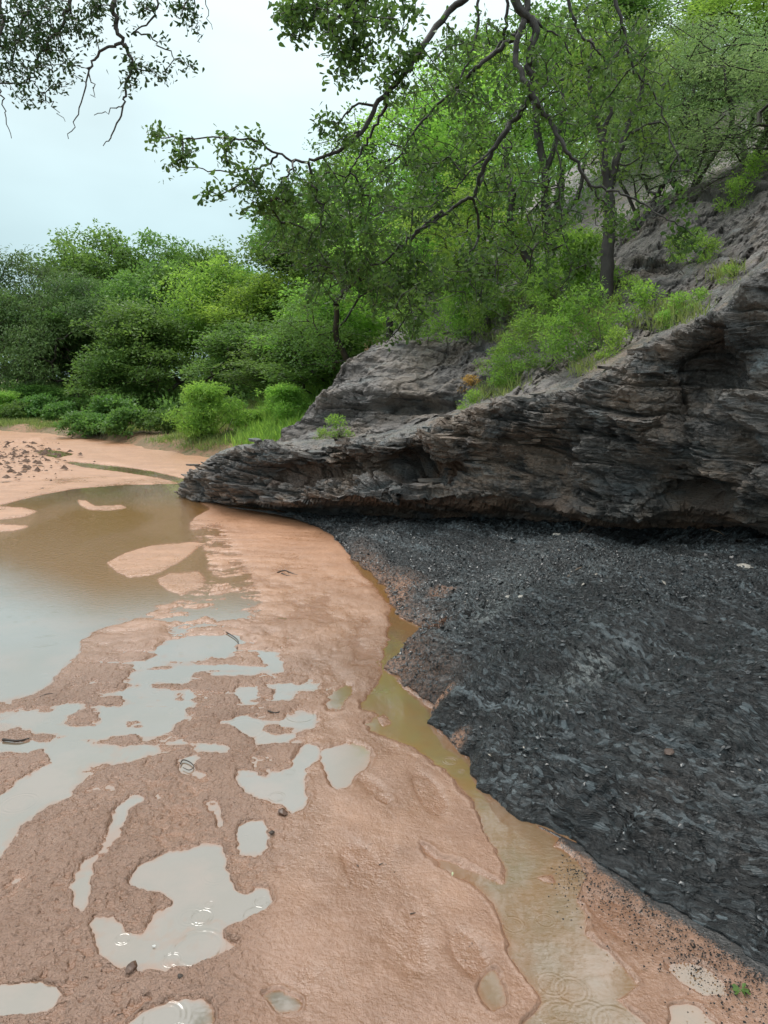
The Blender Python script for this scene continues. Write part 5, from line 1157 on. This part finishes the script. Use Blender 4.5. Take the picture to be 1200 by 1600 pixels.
limbs2 = [
 ([(172,-40,3.6),(175,0,3.6),(181,28,3.6),(189,60,3.6),(201,82,3.6),(205,102,3.6),(196,145,3.6),(192,166,3.6),(172,210,3.6),(161,228,3.6)], .012, .0018),
 ([(192,164,3.6),(176,172,3.6),(147,180,3.6)], .003, .0015),
 ([(186,68,3.6),(165,76,3.6),(145,92,3.6),(138,112,3.6),(131,142,3.6),(118,186,3.6),(107,217,3.6)], .007, .0015),
 ([(138,112,3.6),(145,132,3.6),(149,152,3.6)], .003, .0015),
 ([(115,-40,3.7),(108,5,3.7),(95,36,3.7),(76,66,3.7),(58,92,3.7),(40,130,3.7)], .010, .003),
 ([(-10,130,3.7),(2,150,3.7),(8,178,3.7),(18,216,3.7)], .004, .0015),
 ([(48,120,3.7),(62,142,3.7),(82,166,3.7),(102,190,3.7)], .003, .0012),
 ([(-5,-40,3.8),(2,20,3.8),(-2,80,3.7),(0,125,3.7)], .010, .005),
 ([(250,-30,3.6),(248,2,3.6),(238,28,3.6),(208,52,3.6)], .006, .003),
 ([(205,54,3.6),(230,55,3.6),(256,76,3.6),(285,96,3.6),(303,108,3.6)], .004, .0015),
 ([(300,-30,3.6),(303,5,3.6),(310,40,3.6),(312,66,3.6)], .003, .0015),([(318,-30,3.6),(322,5,3.6),(332,46,3.6)], .003, .0012),
 ([(60,-40,3.8),(50,0,3.8),(30,50,3.8),(20,100,3.8)], .009, .003)]
def over2(rng_):
    n = 260; P = np.stack([rng_.uniform(-4.2, -1.5, n), rng_.uniform(2.4, 4.6, n), rng_.uniform(0, 1, n)], 1); P[:, 2] = CAMH + P[:, 1] * .53 + P[:, 2] * 1.4; return P
limb_tree('left_overhead_tree' if False else 'thin_crowned_tree', 'dark thin-leaved tree dangling bare twigs into the top left sky', 'tree', limbs2,
          [([(-4.0, 3.6, 3.9), (-2.8, 3.7, 4.3), (-1.9, 3.7, 4.1), tuple(at(172, -40, 3.6))], .05, .014), ([(-2.8, 3.7, 4.3), tuple(at(112, -40, 3.7))], .02, .012), ([(-2.8, 3.7, 4.3), tuple(at(-5, -40, 3.8))], .02, .012),
           ([(-1.9, 3.7, 4.1), (-1.2, 3.6, 3.9), tuple(at(250, -30, 3.6))], .014, .007), ([(-1.2, 3.6, 3.9), tuple(at(300, -30, 3.6))], .008, .004)],
          [(55,30,62,42,95,3.75,.12),(30,80,45,30,40,3.75,.1),(80,95,38,24,28,3.7,.1),(50,150,22,14,11,3.7,.05),(130,50,30,30,22,3.7,.08),(180,20,45,26,26,3.65,.08),(20,120,26,20,12,3.7,.06),
           (205,95,14,20,9,3.6,.04),(205,130,10,18,6,3.6,.04),(228,108,14,10,6,3.6,.04),(252,118,14,9,6,3.6,.04),(290,102,10,8,4,3.6,.03),(260,66,6,5,2,3.6,.02),(280,15,24,16,14,3.6,.05),(300,42,9,14,5,3.6,.03),(225,10,20,12,8,3.6,.05),(100,130,24,10,7,3.7,.05)],
          ([(-5.0, 3.2, -.1), (-4.9, 3.3, 1.4), (-4.5, 3.45, 2.8), (-4.0, 3.6, 3.9), (-3.8, 3.7, 4.5)], (.16, .07)), .026, .55, 11, .06, 'sil', 31, BARKD, .0014, over2)

# ------------------------------------------------------------------ small things lying about
TW = mat_plain('wet_twig', (0.045, 0.03, 0.022)); TL = mat_plain('pale_stick', (0.20, 0.15, 0.11)); STN = mat_plain('pale_stone', (0.50, 0.47, 0.42), .5); YEL = mat_plain('yellow_pebble', (0.55, 0.36, 0.08), .4)
def sl_z(x, y):
    i = int(np.argmin((SLV[:, 0] - x) ** 2 + (SLV[:, 1] - y) ** 2)); return float(SLV[i, 2])
def stick(pts, r, label, mat=TW, on=0.0, group='twigs on the sand', name='twig'):
    q = np.array([at_ground(a, b, on) for a, b in pts]); 
    if on > 0.05: q[:, 2] = [sl_z(a[0], a[1]) + .01 for a in q]
    else: q[:, 2] = on + .008
    q2 = bez(q, (len(q) - 1) * 4 + 1) if len(q) > 2 else np.array([q[0] + (q[1] - q[0]) * f for f in np.linspace(0, 1, 5)])
    off = q2[0].copy(); q2 = q2 - off; rr = np.linspace(r, r * .5, len(q2)); V, F = tubes(q2[:-1], q2[1:], rr[:-1], rr[1:], 6)
    o = mk(name, V, F, mat, smooth=True); o.location = off; tag(o, label, 'twig', group)
stick([(434, 896), (445, 893), (458, 898), (472, 902)], .007, 'short black twig on the far sand spit, left of the slope')
stick([(440, 897), (450, 901), (473, 903)], .005, 'dark straight twig lying against the short black twig on the spit')
stick([(282, 1196), (286, 1190), (296, 1193), (303, 1200), (296, 1206), (286, 1202)], .003, 'thin black twig bent into a loop in the small left puddle')
stick([(345, 985), (360, 993), (372, 1003), (370, 1015)], .004, 'thin forked twig among the ripples at the middle of the sand')
stick([(64, 1091), (74, 1087), (84, 1086)], .005, 'dark twig on the sand near the left pool edge')
stick([(5, 1158), (28, 1160), (46, 1156)], .006, 'brown stick half buried at the far left strip of sand')
stick([(419, 1113), (430, 1116), (441, 1113)], .004, 'small brown twig above the shiny oval puddle')
stick([(640, 1052), (650, 1050), (660, 1055)], .003, 'small pale twig at the stream edge of the black rock', TL, .02, 'sticks on the shale')
stick([(905, 838), (925, 822), (946, 808)], .006, 'thin pale stick leaning at the foot of the cliff', TL, .36, 'sticks on the shale', 'dry_stick')
stick([(1012, 823), (1040, 825)], .010, 'short pale stick lying under the overhang on the right', TL, .42, 'sticks on the shale', 'dry_stick')
stick([(1150, 858), (1170, 846), (1195, 840)], .010, 'dark branch at the cliff foot by the right edge', TW, .5, 'sticks on the shale', 'dry_stick')
stick([(1110, 840), (1122, 846), (1130, 856)], .006, 'small pale stick near the cliff foot, left of the dark branch', TL, .45, 'sticks on the shale', 'dry_stick')
stick([(885, 942), (905, 935), (930, 928)], .006, 'long pale stick lying on the upper black slope', TL, .2, 'sticks on the shale', 'dry_stick')
stick([(1138, 1550), (1150, 1560), (1160, 1572)], .003, 'thin straw beside the green leaf at the lower right', TL, 0, 'twigs on the sand')
def rock(name, px, py, s, mat, label, cat, zlift=0, on=None, flat=.55):
    rng_ = np.random.default_rng(int(px * 7 + py)); import bmesh
    bm = bmesh.new(); bmesh.ops.create_icosphere(bm, subdivisions=2, radius=1)
    for v in bm.verts:
        n = float(fbm(np.array([v.co.x * 1.3 + px]), np.array([v.co.y * 1.3]), np.array([v.co.z * 1.3]), octv=2, seed=3)[0]); v.co *= (1 + .45 * n)
        v.co.z *= flat
    me = bpy.data.meshes.new(name); bm.to_mesh(me); bm.free(); me.materials.append(mat); o = obj(name, me)
    p = at_ground(px, py, zlift); z = sl_z(p[0], p[1]) if on == 'slope' else 0.012
    o.location = (p[0], p[1], z + s * flat * .35); o.scale = (s * 1.3, s, s); o.rotation_euler = (0, 0, px); tag(o, label, cat)
    return o
rock('pale_stone', 1164, 912, .045, STN, 'flat white stone on the black slope near the right edge', 'stone', .42, 'slope', .25)
rock('yellow_pebble', 867, 1082, .008, YEL, 'small yellow pebble in the hollow of the black slope, left of its pair', 'pebble', .2, 'slope')
rock('yellow_pebble', 875, 1084, .007, YEL, 'smaller yellow pebble right beside the first in the hollow', 'pebble', .2, 'slope')
rock('pale_stone', 812, 983, .018, STN, 'small pale stone in the middle of the black slope', 'stone', .2, 'slope', .4)
rock('pale_stone', 870, 842, .03, STN, 'pale stone on the slope close under the cliff foot', 'stone', .3, 'slope', .4)
rock('pale_stone', 795, 960, .02, STN, 'pale stone left of centre on the upper black slope', 'stone', .2, 'slope', .4)
rock('brown_stone', 1041, 1227, .018, mat_plain('brown_stone', (.10, .065, .05)), 'rounded brown stone on the lower black slope', 'stone', .15, 'slope', .5)
rock('mud_clod', 206, 1518, .014, mat_plain('mud_clod', (.10, .05, .03), .4), 'dark mud clod at the lower edge of the large left puddle', 'clod')
rock('mud_clod', 442, 1274, .016, mat_plain('mud_clod', (.10, .05, .03), .4), 'dark mud clod beside the antler-shaped puddle', 'clod')
rock('mud_clod', 282, 1532, .007, TW, 'tiny dark lump on the sand below the large left puddle', 'clod')
rock('mud_clod', 425, 1306, .009, TW, 'dark lump right of the small square puddle', 'clod')
# fallen leaves
def fallen(px, py, s, mat, label, cat='leaf', n=3, z0=0.014):
    rng_ = np.random.default_rng(int(px)); p = at_ground(px, py, z0); P = np.zeros((n, 3)) + rng_.normal(0, s * .15, (n, 3)) * [1, 1, .1]
    D = nrm(np.stack([rng_.normal(0, 1, n), rng_.normal(0, .6, n), rng_.uniform(.0, .35, n)], 1)); V, F, k = leaf_mesh(P, D, nrm(rng_.normal(0, .5, (n, 3)) + [0, 0, 1.]), np.full(n, s), np.full(n, s * .6), 'obovate')
    V = np.vstack([V, V - [0, 0, .001]]); F = np.vstack([F, F[:, ::-1] + len(V) // 2])
    o = mk('fallen_leaf', V, F, mat, colr=np.full((len(V), 3), .5)); o.location = p; tag(o, label, cat)
fallen(1158, 1546, .022, LEAF['mid'], 'crumpled green leaf on the sand at the lower right', n=8)
fallen(706, 1369, .014, mat_plain('pale_leaf', (.55, .58, .35)), 'tiny pale leaf on the wet sand left of the stream', n=1)
fallen(236, 1479, .012, mat_plain('white_petal', (.8, .8, .76)), 'tiny white petal floating in the large left puddle', 'petal', n=1, z0=.004)
# coal crumbs spilled on the sand
def crumbs():
    rng_ = np.random.default_rng(9); n = 2600; t = rng_.random(n) ** .8; poly = resample(np.array([gp(880, 1335), gp(960, 1385), gp(1030, 1430), gp(1110, 1475), gp(1230, 1560)]), 200); c = poly[(t * 199).astype(int)]
    off = np.abs(rng_.normal(0, .10, n)) ** 1.0; P = c + np.stack([-off * .55, -off * .8], 1) + rng_.normal(0, .02, (n, 2)); s = .0012 + .0035 * rng_.random(n) ** 3
    base = np.array([(1, 0, 0), (-.5, .9, 0), (-.6, -.8, 0), (0, 0, 1.)]); B = base[None] * s[:, None, None] * (.7 + .6 * rng_.random((n, 4, 1))); a = rng_.random(n) * 6.28; ca, sa = np.cos(a)[:, None], np.sin(a)[:, None]
    V = np.stack([B[..., 0] * ca - B[..., 1] * sa + P[:, :1], B[..., 0] * sa + B[..., 1] * ca + P[:, 1:], B[..., 2] + .0135], -1).reshape(-1, 3)
    F = (np.array([(0, 1, 3), (1, 2, 3), (2, 0, 3)])[None] + np.arange(n)[:, None, None] * 4).reshape(-1, 3)
    tag(mk('coal_crumbs', V, F, mat_plain('coal_crumb', (.025, .025, .025), .35)), 'black coal crumbs scattered on the sand along the slope edge', 'coal crumbs', kind='stuff')
crumbs()
def far_debris():
    rng_ = np.random.default_rng(19); n = 420; px_ = rng_.normal(25, 45, n); py_ = 715 + rng_.normal(0, 16, n); base = np.array([(1, 0, 0), (-.5, .9, 0), (-.6, -.8, 0), (0, 0, .6)])
    P = np.array([at_ground(a, max(692, b), .05) for a, b in zip(px_, py_)]); P[:, 2] = .02 + .05 * rng_.random(n); s_ = .02 + .08 * rng_.random(n) ** 3; B = base[None] * s_[:, None, None] * (.6 + .8 * rng_.random((n, 4, 1))); a = rng_.random(n) * 6.28; ca, sa = np.cos(a)[:, None], np.sin(a)[:, None]
    V = np.stack([B[..., 0] * ca - B[..., 1] * sa + P[:, :1], B[..., 0] * sa + B[..., 1] * ca + P[:, 1:2], B[..., 2] + P[:, 2:3]], -1).reshape(-1, 3)
    F = (np.array([(0, 1, 3), (1, 2, 3), (2, 0, 3)])[None] + np.arange(n)[:, None, None] * 4).reshape(-1, 3)
    tag(mk('flood_debris', V, F, mat_plain('flood_debris', (.16, .10, .07), .8)), 'dark broken flood debris strewn over the far sand bar at the left', 'debris', kind='stuff')
far_debris()
def litter():
    rng_ = np.random.default_rng(29); n = 520; px_ = rng_.uniform(-60, 900, n); py_ = 860 + 740 * rng_.random(n); P = np.array([at_ground(a, b, .004) for a, b in zip(px_, py_)]); P = P[sample(m2, px_, py_) < .12]
    e_, sd_, _ = seg_dist(P[:, :2], EDGE); k_ = sd_ <= 0; P = P[k_]; n = len(P); a = rng_.random(n) * 6.28; L_ = (.003 + .014 * rng_.random(n) ** 3); D = np.stack([np.cos(a), np.sin(a), rng_.normal(0, .1, n)], 1)
    V, F = tubes(P, P + D * L_[:, None], .0007 + L_ * .10, .0005 + L_ * .05, 4)
    tag(mk('plant_litter', V, F, TW), 'dark specks of bark and twig washed over the wet sand', 'litter', kind='stuff')
litter()
